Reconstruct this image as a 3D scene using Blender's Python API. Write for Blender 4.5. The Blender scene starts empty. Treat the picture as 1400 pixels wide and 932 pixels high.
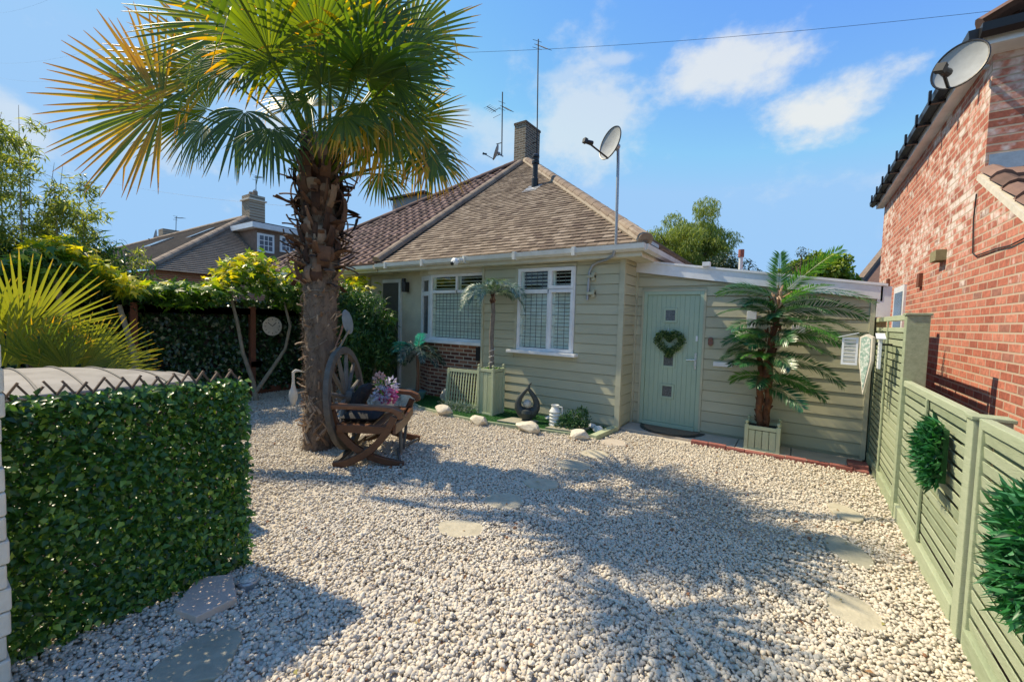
import bpy, math, random
import numpy as np
from mathutils import Vector, Matrix
random.seed(7); rng = np.random.default_rng(11)
R_ = math.radians
C = bpy.context.scene.collection

# ---------------------------------------------------------------- camera, sky, sun, exposure
F_PX, CX, CY, H = 572.7, 700.0, 466.0, 1.65
RX = np.array([[0.8253527523440349, -0.0518487775917745, 0.5622317480010933],
               [0.5639379518159616, 0.026863340427186494, -0.8253801229995251],
               [0.02769152758054836, 0.9982935766613605, 0.05141122539799979]])
cam_d = bpy.data.cameras.new('camera'); cam = bpy.data.objects.new('camera', cam_d); C.objects.link(cam)
m4 = Matrix([list(RX[i]) + [(0, 0, H)[i]] for i in range(3)] + [[0, 0, 0, 1]])
cam.matrix_world = m4
cam_d.sensor_width = 36; cam_d.lens = 36*F_PX/1400; cam_d.clip_start = 0.05; cam_d.clip_end = 3000
bpy.context.scene.camera = cam

SUN = Vector((-0.82, -0.145, 1.0)).normalized()          # direction towards the sun
sl = bpy.data.lights.new('sun', 'SUN'); so = bpy.data.objects.new('sun', sl); C.objects.link(so)
sl.energy = 2.0; sl.angle = R_(0.53); sl.color = (1.0, 0.87, 0.69)
so.rotation_euler = SUN.to_track_quat('Z', 'Y').to_euler(); so.location = (0, 0, 20)

w = bpy.data.worlds.new('World'); bpy.context.scene.world = w; w.use_nodes = True
nt = w.node_tree; nt.nodes.clear()
def wn(t, **k):
    n = nt.nodes.new(t)
    for a, b in k.items(): setattr(n, a, b)
    return n
L = nt.links.new
sky = wn('ShaderNodeTexSky', sky_type='NISHITA', sun_disc=False)
sky.sun_elevation = math.asin(SUN.z); sky.sun_rotation = math.atan2(SUN.x, SUN.y)
sky.air_density = 1.0; sky.dust_density = 0.0; sky.ozone_density = 2.6
hs = wn('ShaderNodeHueSaturation'); hs.inputs['Saturation'].default_value = 1.22; hs.inputs['Hue'].default_value = .508; hs.inputs['Value'].default_value = .67
L(sky.outputs[0], hs.inputs['Color'])
tc = wn('ShaderNodeTexCoord')
nz = wn('ShaderNodeTexNoise'); nz.inputs['Scale'].default_value = 6.5; nz.inputs['Detail'].default_value = 12; nz.inputs['Roughness'].default_value = 0.6
mp = wn('ShaderNodeMapping'); mp.inputs['Scale'].default_value = (1, 1, 1.5)
L(tc.outputs['Generated'], mp.inputs['Vector']); L(mp.outputs[0], nz.inputs['Vector'])
def ray(u, v): return RX @ np.array([u-CX, -(v-CY), -F_PX])
# clouds: each one a patch of sky round a fixed direction (azimuth, elevation), broken up by noise
CLOUDS = [((1145, 140), (1256, 92), 0.058, 0.9), ((975, 103), (1095, 70), 0.062, 0.8), ((800, 165), (905, 120), 0.125, 0.6), ((700, 195), (790, 215), 0.075, 0.42),
          ((850, 80), (885, 76), 0.020, 0.45), ((775, 103), (815, 95), 0.026, 0.4), ((20, 165), (70, 168), 0.05, 0.5), ((165, 190), (210, 220), 0.05, 0.22)]
def math_(op, a, b=None, c=None, clamp=False):
    n = wn('ShaderNodeMath', operation=op); n.use_clamp = clamp
    for i, x in enumerate((a, b, c)):
        if x is None: continue
        if isinstance(x, (int, float)): n.inputs[i].default_value = x
        else: L(x, n.inputs[i])
    return n.outputs[0]
def dotv(vec):
    n = wn('ShaderNodeVectorMath', operation='DOT_PRODUCT'); L(tc.outputs['Generated'], n.inputs[0]); n.inputs[1].default_value = vec
    return n.outputs['Value']
dens = None
for (c0, c1, hgt, amt) in CLOUDS:
    d0 = Vector(ray(*c0)).normalized(); d1 = Vector(ray(*c1)).normalized()
    t1 = (d1-d0*d0.dot(d1)); ra = t1.length*1.15; t1.normalize(); t2 = d0.cross(t1)
    a = math_('DIVIDE', dotv(t1), ra); b = math_('DIVIDE', dotv(t2), hgt)
    e = math_('SQRT', math_('ADD', math_('MULTIPLY', a, a), math_('MULTIPLY', b, b)))
    front = math_('GREATER_THAN', dotv(d0), 0.5)
    m = math_('MULTIPLY', math_('SUBTRACT', 1.25, e), front)
    m = math_('ADD', math_('MULTIPLY', m, 0.9), math_('MULTIPLY', math_('SUBTRACT', nz.outputs['Fac'], 0.52), 2.9))
    mr = wn('ShaderNodeMapRange', interpolation_type='SMOOTHSTEP'); L(m, mr.inputs[0]); mr.inputs[1].default_value = 0.05; mr.inputs[2].default_value = .85; mr.inputs[4].default_value = amt
    dens = mr.outputs[0] if dens is None else math_('MAXIMUM', dens, mr.outputs[0])
mx = wn('ShaderNodeMix', data_type='RGBA'); cap = wn('ShaderNodeVectorMath', operation='MINIMUM'); L(hs.outputs[0], cap.inputs[0]); cap.inputs[1].default_value = (.74, 1.30, 2.2)
L(dens, mx.inputs['Factor']); L(cap.outputs[0], mx.inputs[6])
mx.inputs[7].default_value = (1.85, 1.9, 2.02, 1)
bg = wn('ShaderNodeBackground'); bg.inputs['Strength'].default_value = 0.15
L(mx.outputs[2], bg.inputs['Color']); wo = wn('ShaderNodeOutputWorld'); L(bg.outputs[0], wo.inputs[0])
vs = bpy.context.scene.view_settings; vs.view_transform = 'Standard'; vs.look = 'None'; vs.gamma = 1; vs.exposure = 1.62; vs.use_white_balance = True; vs.white_balance_temperature = 6950; vs.white_balance_tint = 5
cy = bpy.context.scene.cycles; cy.max_bounces = 8; cy.transparent_max_bounces = 16; cy.use_denoising = True

# ---------------------------------------------------------------- pixel -> world points (measured off the photograph)
O = np.array([0, 0, H])
def at_z(u, v, z=0.0): d = ray(u, v); return Vector(O+d*(z-H)/d[2])
def at_y(u, v, y): d = ray(u, v); return Vector(O+d*y/d[1])
def at_x(u, v, x): d = ray(u, v); return Vector(O+d*x/d[0])

# ---------------------------------------------------------------- mesh helpers
class MB:
    def __init__(s): s.v = []; s.f = []; s.c = []
    def add(s, vs, fs, c=None):
        if c is None: c = random.random()
        b = len(s.v); s.v += [tuple(p) for p in vs]; s.f += [tuple(b+i for i in f) for f in fs]; s.c += [c]*len(fs); return s
    def box(s, x0, x1, y0, y1, z0, z1, c=None):
        return s.add([(x, y, z) for z in (z0, z1) for y in (y0, y1) for x in (x0, x1)],
                     [(0, 2, 3, 1), (4, 5, 7, 6), (0, 1, 5, 4), (1, 3, 7, 5), (3, 2, 6, 7), (2, 0, 4, 6)], c)
    def obox(s, ce, sx, sy, sz, ex=(1, 0, 0), ey=(0, 1, 0), c=None):
        ce = Vector(ce); ex = Vector(ex).normalized(); ey = Vector(ey); ey = (ey-ex*ex.dot(ey)).normalized(); ez = ex.cross(ey)
        return s.add([ce+ex*sx*i/2+ey*sy*j/2+ez*sz*k/2 for k in (-1, 1) for j in (-1, 1) for i in (-1, 1)],
                     [(0, 2, 3, 1), (4, 5, 7, 6), (0, 1, 5, 4), (1, 3, 7, 5), (3, 2, 6, 7), (2, 0, 4, 6)], c)
    def bar(s, a, b, wd, th, up=(0, 0, 1), c=None):
        a = Vector(a); b = Vector(b); d = b-a; up = Vector(up)
        if abs(d.normalized().dot(up.normalized())) > .98: up = Vector((0, 1, 0))
        return s.obox((a+b)/2, d.length, wd, th, d, up.cross(d), c)
    def tube(s, pts, r, n=8, c=None, caps=True):
        pts = [Vector(p) for p in pts]
        if not isinstance(r, (list, tuple)): r = [r]*len(pts)
        ref = Vector((0, 0, 1)); vs = []; fs = []
        u = None
        for i, p in enumerate(pts):
            t = (pts[min(i+1, len(pts)-1)]-pts[max(i-1, 0)])
            if t.length < 1e-9: t = Vector((0, 0, 1))
            t.normalize()
            if u is None:
                u = t.orthogonal().normalized() if abs(t.dot(ref)) > .95 else t.cross(ref).normalized()
            else: u = (u-t*t.dot(u)); u = u.normalized() if u.length > 1e-6 else t.orthogonal().normalized()
            q = t.cross(u)
            vs += [p+(u*math.cos(2*math.pi*k/n)+q*math.sin(2*math.pi*k/n))*r[i] for k in range(n)]
        for i in range(len(pts)-1):
            fs += [(i*n+k, i*n+(k+1) % n, (i+1)*n+(k+1) % n, (i+1)*n+k) for k in range(n)]
        if caps: fs += [tuple(range(n-1, -1, -1)), tuple((len(pts)-1)*n+k for k in range(n))]
        return s.add(vs, fs, c)
    def lathe(s, prof, loc=(0, 0, 0), n=20, c=None, M=None):
        vs = []; loc = Vector(loc); fs = []
        for r, z in prof:
            for k in range(n):
                p = Vector((r*math.cos(2*math.pi*k/n), r*math.sin(2*math.pi*k/n), z))
                if M is not None: p = M @ p
                vs.append(loc+p)
        for i in range(len(prof)-1): fs += [(i*n+k, i*n+(k+1) % n, (i+1)*n+(k+1) % n, (i+1)*n+k) for k in range(n)]
        if prof[0][0] > 1e-4: fs.append(tuple(range(n-1, -1, -1)))
        if prof[-1][0] > 1e-4: fs.append(tuple((len(prof)-1)*n+k for k in range(n)))
        return s.add(vs, fs, c)
    def prism(s, poly, z0, z1, c=None):
        n = len(poly); vs = [(p[0], p[1], z0) for p in poly]+[(p[0], p[1], z1) for p in poly]
        return s.add(vs, [tuple(range(n-1, -1, -1)), tuple(range(n, 2*n))]+[(i, (i+1) % n, n+(i+1) % n, n+i) for i in range(n)], c)
    def extr(s, poly, off, c=None):
        n = len(poly); off = Vector(off); vs = [Vector(p) for p in poly]+[Vector(p)+off for p in poly]
        return s.add(vs, [tuple(range(n-1, -1, -1)), tuple(range(n, 2*n))]+[(i, (i+1) % n, n+(i+1) % n, n+i) for i in range(n)], c)
    def build(s, name, mat=None, parent=None, smooth=False, bevel=0):
        me = bpy.data.meshes.new(name); me.from_pydata(s.v, [], s.f); me.validate()
        if len(s.c) == len(me.polygons):
            a = me.attributes.new('rnd', 'FLOAT', 'FACE'); a.data.foreach_set('value', s.c)
        import bmesh
        b = bmesh.new(); b.from_mesh(me); bmesh.ops.recalc_face_normals(b, faces=b.faces); b.to_mesh(me); b.free()
        if smooth:
            me.polygons.foreach_set('use_smooth', [True]*len(me.polygons)); 
            try: me.set_sharp_from_angle(angle=R_(38))
            except Exception: pass
        if mat: me.materials.append(mat)
        o = bpy.data.objects.new(name, me); C.objects.link(o)
        if parent: attach(o, parent)
        if bevel:
            md = o.modifiers.new('bevel', 'BEVEL'); md.width = bevel; md.segments = 2; md.limit_method = 'ANGLE'; md.angle_limit = R_(40)
        return o
def attach(o, p):
    o.parent = p
    def world(q): return q.matrix_basis.copy() if q.parent is None else world(q.parent) @ q.matrix_parent_inverse @ q.matrix_basis
    o.matrix_parent_inverse = world(p).inverted()
def thing(name, label, cat, loc=(0, 0, 0), group=None):
    o = bpy.data.objects.new(name, None); C.objects.link(o); o.location = loc; o.empty_display_size = .1
    o['label'] = label; o['category'] = cat
    if group: o['group'] = group
    return o
def tag(o, label, cat, group=None):
    o['label'] = label; o['category'] = cat
    if group: o['group'] = group
    return o
def kind(o, k='structure'): o['kind'] = k; return o
def np_mesh(name, V, T, mat, parent=None, rnd=None, tip=None, smooth=False):
    """V (N,k,3) verts for N copies, T list of faces in one copy, all of equal size"""
    N, k, _ = V.shape; T = np.array(T); nf, fs = T.shape
    me = bpy.data.meshes.new(name); me.vertices.add(N*k); me.vertices.foreach_set('co', V.reshape(-1).astype(np.float32))
    F = (T[None]+(np.arange(N)*k)[:, None, None]).reshape(-1)
    me.loops.add(len(F)); me.loops.foreach_set('vertex_index', F.astype(np.int32))
    me.polygons.add(N*nf); me.polygons.foreach_set('loop_start', (np.arange(N*nf)*fs).astype(np.int32))
    me.update(calc_edges=True)
    a = me.attributes.new('rnd', 'FLOAT', 'FACE'); a.data.foreach_set('value', np.repeat(rng.random(N) if rnd is None else rnd, nf).astype(np.float32))
    if tip is not None:
        a = me.attributes.new('tip', 'FLOAT', 'FACE'); a.data.foreach_set('value', tip.reshape(-1).astype(np.float32))
    if smooth: me.polygons.foreach_set('use_smooth', np.ones(N*nf, bool))
    me.materials.append(mat); o = bpy.data.objects.new(name, me); C.objects.link(o)
    if parent: attach(o, parent)
    return o
def unit(a): return a/np.maximum(np.linalg.norm(a, axis=-1, keepdims=True), 1e-9)
def leaves(name, P, D, U, Ln, Wd, mat, parent=None, fold=.25, droop=.15, rnd=None):
    """folded pointed leaves at P growing along D with face normal near U"""
    D = unit(D); S = unit(np.cross(D, U)); U2 = np.cross(S, D); Ln = Ln[:, None]; Wd = Wd[:, None]
    V = np.stack([P, P+D*Ln*.42-S*Wd/2+U2*Wd*fold, P+D*Ln*.42+S*Wd/2+U2*Wd*fold, P+D*Ln-U2*Ln*droop, P+D*Ln*.5], 1)
    return np_mesh(name, V, [(0, 1, 4), (0, 4, 2), (1, 3, 4), (4, 3, 2)], mat, parent, rnd)

# ---------------------------------------------------------------- materials
MATS = {}
def mat(name, cols, scale=8.0, rough=.7, bump=0.0, bscale=60.0, attr=0.0, metal=0.0, spec=.4, stretch=(1, 1, 1), detail=5, emit=None, streak=0):
    """noise-mottled surface: cols = [(pos, rgb)...] or one rgb; attr = how much the per-piece random value shifts the ramp"""
    m = bpy.data.materials.new(name); m.use_nodes = True; n = m.node_tree; b = n.nodes['Principled BSDF']
    if not isinstance(cols, list): c = cols; cols = [(0.3, tuple(x*.86 for x in c)), (0.7, tuple(min(1, x*1.1) for x in c))]
    tc = n.nodes.new('ShaderNodeTexCoord'); mp = n.nodes.new('ShaderNodeMapping'); mp.inputs['Scale'].default_value = stretch
    n.links.new(tc.outputs['Object'], mp.inputs[0])
    z = n.nodes.new('ShaderNodeTexNoise'); z.inputs['Scale'].default_value = scale; z.inputs['Detail'].default_value = detail; z.inputs['Roughness'].default_value = .62
    n.links.new(mp.outputs[0], z.inputs['Vector']); fac = z.outputs['Fac']
    if attr:
        at = n.nodes.new('ShaderNodeAttribute'); at.attribute_name = 'rnd'
        mm = n.nodes.new('ShaderNodeMix'); mm.inputs[0].default_value = attr; n.links.new(fac, mm.inputs[2]); n.links.new(at.outputs['Fac'], mm.inputs[3]); fac = mm.outputs[0]
    r = n.nodes.new('ShaderNodeValToRGB'); e = r.color_ramp.elements
    e[0].position = cols[0][0]; e[0].color = (*cols[0][1], 1); e[1].position = cols[-1][0]; e[1].color = (*cols[-1][1], 1)
    for p, c in cols[1:-1]: x = e.new(p); x.color = (*c, 1)
    n.links.new(fac, r.inputs[0]); col = r.outputs[0]
    n.links.new(col, b.inputs['Base Color'])
    b.inputs['Roughness'].default_value = rough; b.inputs['Metallic'].default_value = metal; b.inputs['Specular IOR Level'].default_value = spec
    if bump:
        z2 = n.nodes.new('ShaderNodeTexNoise'); z2.inputs['Scale'].default_value = bscale; z2.inputs['Detail'].default_value = 6
        n.links.new(mp.outputs[0], z2.inputs['Vector'])
        bp = n.nodes.new('ShaderNodeBump'); bp.inputs['Strength'].default_value = bump; bp.inputs['Distance'].default_value = .01
        n.links.new(z2.outputs['Fac'], bp.inputs['Height']); n.links.new(bp.outputs[0], b.inputs['Normal'])
    MATS[name] = m; return m
def leafmat(name, cols, trans=.35, rough=.45, tipcols=None, tcol=None, spec=.5):
    m = bpy.data.materials.new(name); m.use_nodes = True; n = m.node_tree; b = n.nodes['Principled BSDF']
    at = n.nodes.new('ShaderNodeAttribute'); at.attribute_name = 'rnd'
    r = n.nodes.new('ShaderNodeValToRGB'); e = r.color_ramp.elements
    e[0].position = cols[0][0]; e[0].color = (*cols[0][1], 1); e[1].position = cols[-1][0]; e[1].color = (*cols[-1][1], 1)
    for p, c in cols[1:-1]: x = e.new(p); x.color = (*c, 1)
    n.links.new(at.outputs['Fac'], r.inputs[0]); col = r.outputs[0]
    if tipcols:
        at2 = n.nodes.new('ShaderNodeAttribute'); at2.attribute_name = 'tip'
        r2 = n.nodes.new('ShaderNodeValToRGB'); e2 = r2.color_ramp.elements
        e2[0].position = .0; e2[0].color = (*tipcols[0], 1); e2[1].position = 1; e2[1].color = (*tipcols[-1], 1)
        if len(tipcols) > 2: x = e2.new(.5); x.color = (*tipcols[1], 1)
        n.links.new(at2.outputs['Fac'], r2.inputs[0])
        g = n.nodes.new('ShaderNodeMath'); g.operation = 'GREATER_THAN'; g.inputs[1].default_value = .02; n.links.new(at2.outputs['Fac'], g.inputs[0])
        s = n.nodes.new('ShaderNodeMix'); s.data_type = 'RGBA'; n.links.new(g.outputs[0], s.inputs[0]); n.links.new(col, s.inputs[6]); n.links.new(r2.outputs[0], s.inputs[7]); col = s.outputs[2]
    n.links.new(col, b.inputs['Base Color']); b.inputs['Roughness'].default_value = rough; b.inputs['Specular IOR Level'].default_value = spec
    t = n.nodes.new('ShaderNodeBsdfTranslucent'); hv = n.nodes.new('ShaderNodeMix'); hv.data_type = 'RGBA'; hv.blend_type = 'MULTIPLY'; hv.inputs[0].default_value = 1
    n.links.new(col, hv.inputs[6]); hv.inputs[7].default_value = (*(tcol or (1.5, 1.6, .6)), 1); n.links.new(hv.outputs[2], t.inputs[0])
    ms = n.nodes.new('ShaderNodeMixShader'); ms.inputs[0].default_value = trans
    n.links.new(b.outputs[0], ms.inputs[1]); n.links.new(t.outputs[0], ms.inputs[2]); n.links.new(ms.outputs[0], n.nodes['Material Output'].inputs[0])
    return m
def brickmat(name, axis, cols, mortar, white=0.0, bw=.225, bh=.075, ms=.011):
    """real brick bond on a wall that runs along world axis 'x' or 'y'"""
    m = bpy.data.materials.new(name); m.use_nodes = True; n = m.node_tree; b = n.nodes['Principled BSDF']; lk = n.links.new
    tc = n.nodes.new('ShaderNodeTexCoord'); sp = n.nodes.new('ShaderNodeSeparateXYZ'); lk(tc.outputs['Object'], sp.inputs[0])
    cb = n.nodes.new('ShaderNodeCombineXYZ'); lk(sp.outputs[0 if axis == 'x' else 1], cb.inputs[0]); lk(sp.outputs[2], cb.inputs[1])
    bt = n.nodes.new('ShaderNodeTexBrick'); lk(cb.outputs[0], bt.inputs[0]); i = bt.inputs
    i['Color1'].default_value = (0, 0, 0, 1); i['Color2'].default_value = (1, 1, 1, 1); i['Mortar'].default_value = (.5, .5, .5, 1)
    i['Scale'].default_value = 1; i['Mortar Size'].default_value = ms; i['Mortar Smooth'].default_value = .25; i['Brick Width'].default_value = bw; i['Row Height'].default_value = bh
    r = n.nodes.new('ShaderNodeValToRGB'); e = r.color_ramp.elements
    e[0].position = cols[0][0]; e[0].color = (*cols[0][1], 1); e[1].position = cols[-1][0]; e[1].color = (*cols[-1][1], 1)
    for p, c in cols[1:-1]: x = e.new(p); x.color = (*c, 1)
    lk(bt.outputs['Color'], r.inputs[0]); col = r.outputs[0]
    z = n.nodes.new('ShaderNodeTexNoise'); z.inputs['Scale'].default_value = 30; z.inputs['Detail'].default_value = 6; lk(tc.outputs['Object'], z.inputs['Vector'])
    zr = n.nodes.new('ShaderNodeMapRange'); lk(z.outputs['Fac'], zr.inputs[0]); zr.inputs[1].default_value = .3; zr.inputs[2].default_value = .7; zr.inputs[3].default_value = .75; zr.inputs[4].default_value = 1.25
    mu = n.nodes.new('ShaderNodeMix'); mu.data_type = 'RGBA'; mu.blend_type = 'MULTIPLY'; mu.inputs[0].default_value = 1
    cc = n.nodes.new('ShaderNodeCombineColor'); [lk(zr.outputs[0], cc.inputs[k]) for k in range(3)]
    lk(col, mu.inputs[6]); lk(cc.outputs[0], mu.inputs[7]); col = mu.outputs[2]
    if white:
        # salt bloom: whole bricks whitened, in drifts
        z3 = n.nodes.new('ShaderNodeTexNoise'); z3.inputs['Scale'].default_value = 1.1; z3.inputs['Detail'].default_value = 3; lk(tc.outputs['Object'], z3.inputs['Vector'])
        z4 = n.nodes.new('ShaderNodeTexNoise'); z4.inputs['Scale'].default_value = 11; z4.inputs['Detail'].default_value = 5; lk(tc.outputs['Object'], z4.inputs['Vector'])
        hh = n.nodes.new('ShaderNodeMapRange'); lk(sp.outputs[2], hh.inputs[0]); hh.inputs[1].default_value = 1.7; hh.inputs[2].default_value = 2.9; hh.inputs[3].default_value = -.26; hh.inputs[4].default_value = .10
        a1 = n.nodes.new('ShaderNodeMath'); a1.operation = 'ADD'; lk(z3.outputs['Fac'], a1.inputs[0]); lk(z4.outputs['Fac'], a1.inputs[1])
        a2 = n.nodes.new('ShaderNodeMath'); a2.operation = 'MULTIPLY_ADD'; lk(bt.outputs['Color'], a2.inputs[0]); a2.inputs[1].default_value = .34; lk(a1.outputs[0], a2.inputs[2])
        a4 = n.nodes.new('ShaderNodeMath'); a4.operation = 'ADD'; lk(a2.outputs[0], a4.inputs[0]); lk(hh.outputs[0], a4.inputs[1])
        a3 = n.nodes.new('ShaderNodeMapRange'); lk(a4.outputs[0], a3.inputs[0]); a3.inputs[1].default_value = 1.26; a3.inputs[2].default_value = 1.5; a3.inputs[4].default_value = white
        wm = n.nodes.new('ShaderNodeMix'); wm.data_type = 'RGBA'; lk(a3.outputs[0], wm.inputs[0]); lk(col, wm.inputs[6]); wm.inputs[7].default_value = (.74, .64, .58, 1); col = wm.outputs[2]
    mm = n.nodes.new('ShaderNodeMix'); mm.data_type = 'RGBA'; lk(bt.outputs['Fac'], mm.inputs[0]); lk(col, mm.inputs[6]); mm.inputs[7].default_value = (*mortar, 1)
    lk(mm.outputs[2], b.inputs['Base Color']); b.inputs['Roughness'].default_value = .9
    bp = n.nodes.new('ShaderNodeBump'); bp.invert = True; bp.inputs['Strength'].default_value = .7; bp.inputs['Distance'].default_value = .008; 
    ad = n.nodes.new('ShaderNodeMath'); ad.operation = 'MULTIPLY_ADD'; lk(z.outputs['Fac'], ad.inputs[0]); ad.inputs[1].default_value = -.3; lk(bt.outputs['Fac'], ad.inputs[2])
    lk(ad.outputs[0], bp.inputs['Height']); lk(bp.outputs[0], b.inputs['Normal'])
    return m
M_side = mat('sage_weatherboard', [(.25, (.43, .415, .29)), (.75, (.515, .495, .35))], 2.2, .75, .3, 90, attr=.35, stretch=(1, 1, 3))
M_white = mat('white_upvc', (.78, .79, .79), 4, .35, spec=.5)
M_cream = mat('cream_render', (.66, .62, .48), 3, .8, .1, 40)
M_gut = mat('cream_gutter', [(.3, (.60, .60, .54)), (.7, (.74, .74, .70))], 5, .45)
M_tile = mat('brown_clay_tile', [(.15, (.11, .072, .055)), (.4, (.19, .14, .10)), (.65, (.27, .205, .15)), (.95, (.38, .31, .24))], 9, .9, .5, 70, attr=.55)
M_tile_side = M_tile
M_pan = mat('dark_red_pantile', [(.2, (.10, .06, .045)), (.55, (.19, .11, .085)), (.9, (.29, .18, .14))], 7, .85, .3, 70, attr=.5)
M_deck = mat('roof_underlay', (.06, .045, .04), 6, .9)
M_hip = mat('hip_tile_mortar', [(.25, (.17, .12, .09)), (.7, (.33, .25, .18))], 8, .9, .4, 40, attr=.3)
M_mort = mat('lime_mortar', [(.3, (.30, .24, .18)), (.7, (.42, .35, .27))], 8, .95, .5, 40)
M_door = mat('sage_green_door', [(.3, (.36, .46, .34)), (.7, (.40, .51, .38))], 2, .45, .05, 50)
M_glass_dark = mat('obscured_glass', [(.3, (.03, .035, .04)), (.7, (.16, .18, .18))], 45, .12, .2, 60, spec=.6)
M_lead = mat('lead_strip', (.07, .08, .08), 20, .5)
M_chrome = mat('satin_chrome', (.6, .62, .62), 10, .25, metal=.9)
M_shut = mat('white_shutter', (.90, .88, .84), 5, .5)
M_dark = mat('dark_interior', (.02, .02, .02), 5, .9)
M_black = mat('black_plastic', (.018, .018, .02), 10, .4)
M_grey = mat('galvanised_steel', (.38, .40, .42), 25, .4, metal=.5)
M_dish = mat('grey_dish_enamel', (.36, .375, .38), 10, .7, spec=.2)
M_fence = mat('sage_painted_timber', [(.2, (.26, .31, .19)), (.5, (.38, .43, .28)), (.85, (.47, .51, .35))], 7, .8, .6, 50, attr=.35, stretch=(5, 1, 5))
M_plant = mat('sage_planter_timber', [(.25, (.40, .44, .27)), (.75, (.50, .54, .36))], 5, .65, .2, 50, attr=.3)
M_wood = mat('stained_teak', [(.2, (.075, .03, .014)), (.6, (.16, .065, .028)), (.9, (.26, .12, .055))], 9, .42, .3, 40, attr=.35, stretch=(1, 1, 3))
M_wood_grey = mat('weathered_wheel_wood', [(.2, (.08, .065, .05)), (.6, (.16, .14, .115)), (.9, (.26, .23, .19))], 12, .75, .4, 40, attr=.3)
M_post = mat('red_brown_post', (.17, .06, .032), 8, .7, .3, 40)
M_bark = mat('palm_fibre', [(.2, (.05, .035, .024)), (.5, (.13, .09, .062)), (.85, (.27, .195, .135))], 14, .95, .8, 60, attr=.35, stretch=(1, 1, .35))
M_stub = mat('palm_leaf_base', [(.2, (.22, .13, .075)), (.8, (.47, .35, .24))], 14, .9, .4, 60, attr=.6)
M_dead = mat('dead_palm_sheath', [(.1, (.035, .018, .013)), (.4, (.09, .045, .028)), (.7, (.17, .095, .06)), (1, (.36, .27, .19))], 10, .9, .5, 60, attr=.75)
M_twig = mat('pale_twig', [(.3, (.20, .16, .11)), (.7, (.34, .29, .21))], 10, .9, .3, 50)
M_cable = mat('cable_black', (.02, .02, .022), 5, .6)
M_turf = mat('artificial_turf', [(.3, (.012, .06, .012)), (.7, (.03, .13, .03))], 40, .8, .8, 250)
M_stone = mat('limestone_rock', [(.25, (.46, .40, .31)), (.7, (.70, .65, .55))], 7, .9, .6, 25)
M_slab = mat('sandstone_slab', [(.2, (.34, .30, .21)), (.5, (.47, .42, .31)), (.8, (.60, .53, .39))], 9, .92, .9, 22)
M_slabg = mat('grey_slab', [(.2, (.24, .23, .17)), (.8, (.44, .41, .31))], 8, .92, .9, 22)
M_slabp = mat('pink_sandstone', [(.2, (.46, .35, .27)), (.8, (.66, .53, .43))], 6, .92, .4, 30)
M_paint_red = mat('red_edging_brick', [(.2, (.20, .06, .05)), (.8, (.34, .13, .105))], 9, .85, .4, 40, attr=.4)
M_char = mat('charcoal_ceramic', (.045, .055, .052), 12, .55, .15, 60)
M_cerw = mat('white_ceramic', (.72, .72, .68), 8, .45)
M_ball = mat('crackled_glass_ball', [(.3, (.25, .24, .2)), (.7, (.7, .68, .6))], 60, .15, .2, 80)
M_teal = mat('teal_glazed_pot', (.10, .24, .26), 8, .35)
M_mat = mat('coir_mat', [(.3, (.16, .11, .07)), (.7, (.28, .21, .14))], 80, .95, .6, 200)
M_lid = mat('faded_grey_lid', [(.25, (.17, .15, .135)), (.5, (.26, .235, .21)), (.75, (.34, .31, .28))], 3.5, .75, .15, 25)
M_rib = mat('dull_grey_rib', (.12, .11, .10), 6, .7)
M_joint = mat('sealant', (.25, .24, .17), 9, .8)
M_conc = mat('concrete_paving', [(.25, (.42, .36, .29)), (.75, (.55, .48, .39))], 5, .95, .4, 60)
M_wstone = mat('cream_split_stone', [(.2, (.55, .49, .38)), (.8, (.80, .76, .66))], 5, .9, .8, 18)
M_fabric = mat('black_woven_cushion', (.018, .019, .022), 40, .8, .4, 200)
M_pale = mat('pale_cream_paint', (.66, .60, .50), 12, .8, .2, 60)
M_gravelsheet = mat('gravel_bed', [(.3, (.42, .37, .30)), (.7, (.62, .56, .46))], 70, .95, 1.0, 90)
M_ground = mat('ground_earth', [(.3, (.07, .08, .04)), (.7, (.12, .11, .07))], 1.2, .95, .4, 12)
def glassmat():
    m = bpy.data.materials.new('window_glass'); m.use_nodes = True; n = m.node_tree; n.nodes.clear()
    o = n.nodes.new('ShaderNodeOutputMaterial'); t = n.nodes.new('ShaderNodeBsdfTransparent'); t.inputs[0].default_value = (.93, .97, .94, 1)
    g = n.nodes.new('ShaderNodeBsdfGlossy'); g.inputs['Roughness'].default_value = .02
    f = n.nodes.new('ShaderNodeLayerWeight'); f.inputs[0].default_value = .5; pw = n.nodes.new('ShaderNodeMath'); pw.operation = 'POWER'; pw.inputs[1].default_value = 4; n.links.new(f.outputs['Facing'], pw.inputs[0]); a = n.nodes.new('ShaderNodeMath'); a.operation = 'MULTIPLY_ADD'; a.inputs[1].default_value = .6; a.inputs[2].default_value = .035; n.links.new(pw.outputs[0], a.inputs[0])
    x = n.nodes.new('ShaderNodeMixShader'); n.links.new(a.outputs[0], x.inputs[0]); n.links.new(t.outputs[0], x.inputs[1]); n.links.new(g.outputs[0], x.inputs[2]); n.links.new(x.outputs[0], o.inputs[0])
    return m
M_glass = glassmat()
M_brick_r = brickmat('red_brick_wall', 'y', [(0, (.32, .095, .06)), (.35, (.46, .145, .09)), (.65, (.54, .21, .14)), (.86, (.42, .145, .095)), (1, (.25, .14, .11))], (.50, .38, .28), white=.9, ms=.009)
M_brick_rf = brickmat('red_brick_front', 'x', [(0, (.26, .08, .05)), (.5, (.42, .15, .09)), (1, (.30, .18, .14))], (.46, .37, .27), white=.0)
M_brick_bay = brickmat('bay_brick', 'x', [(0, (.09, .035, .025)), (.5, (.20, .075, .045)), (1, (.32, .15, .09))], (.48, .40, .31))
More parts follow.
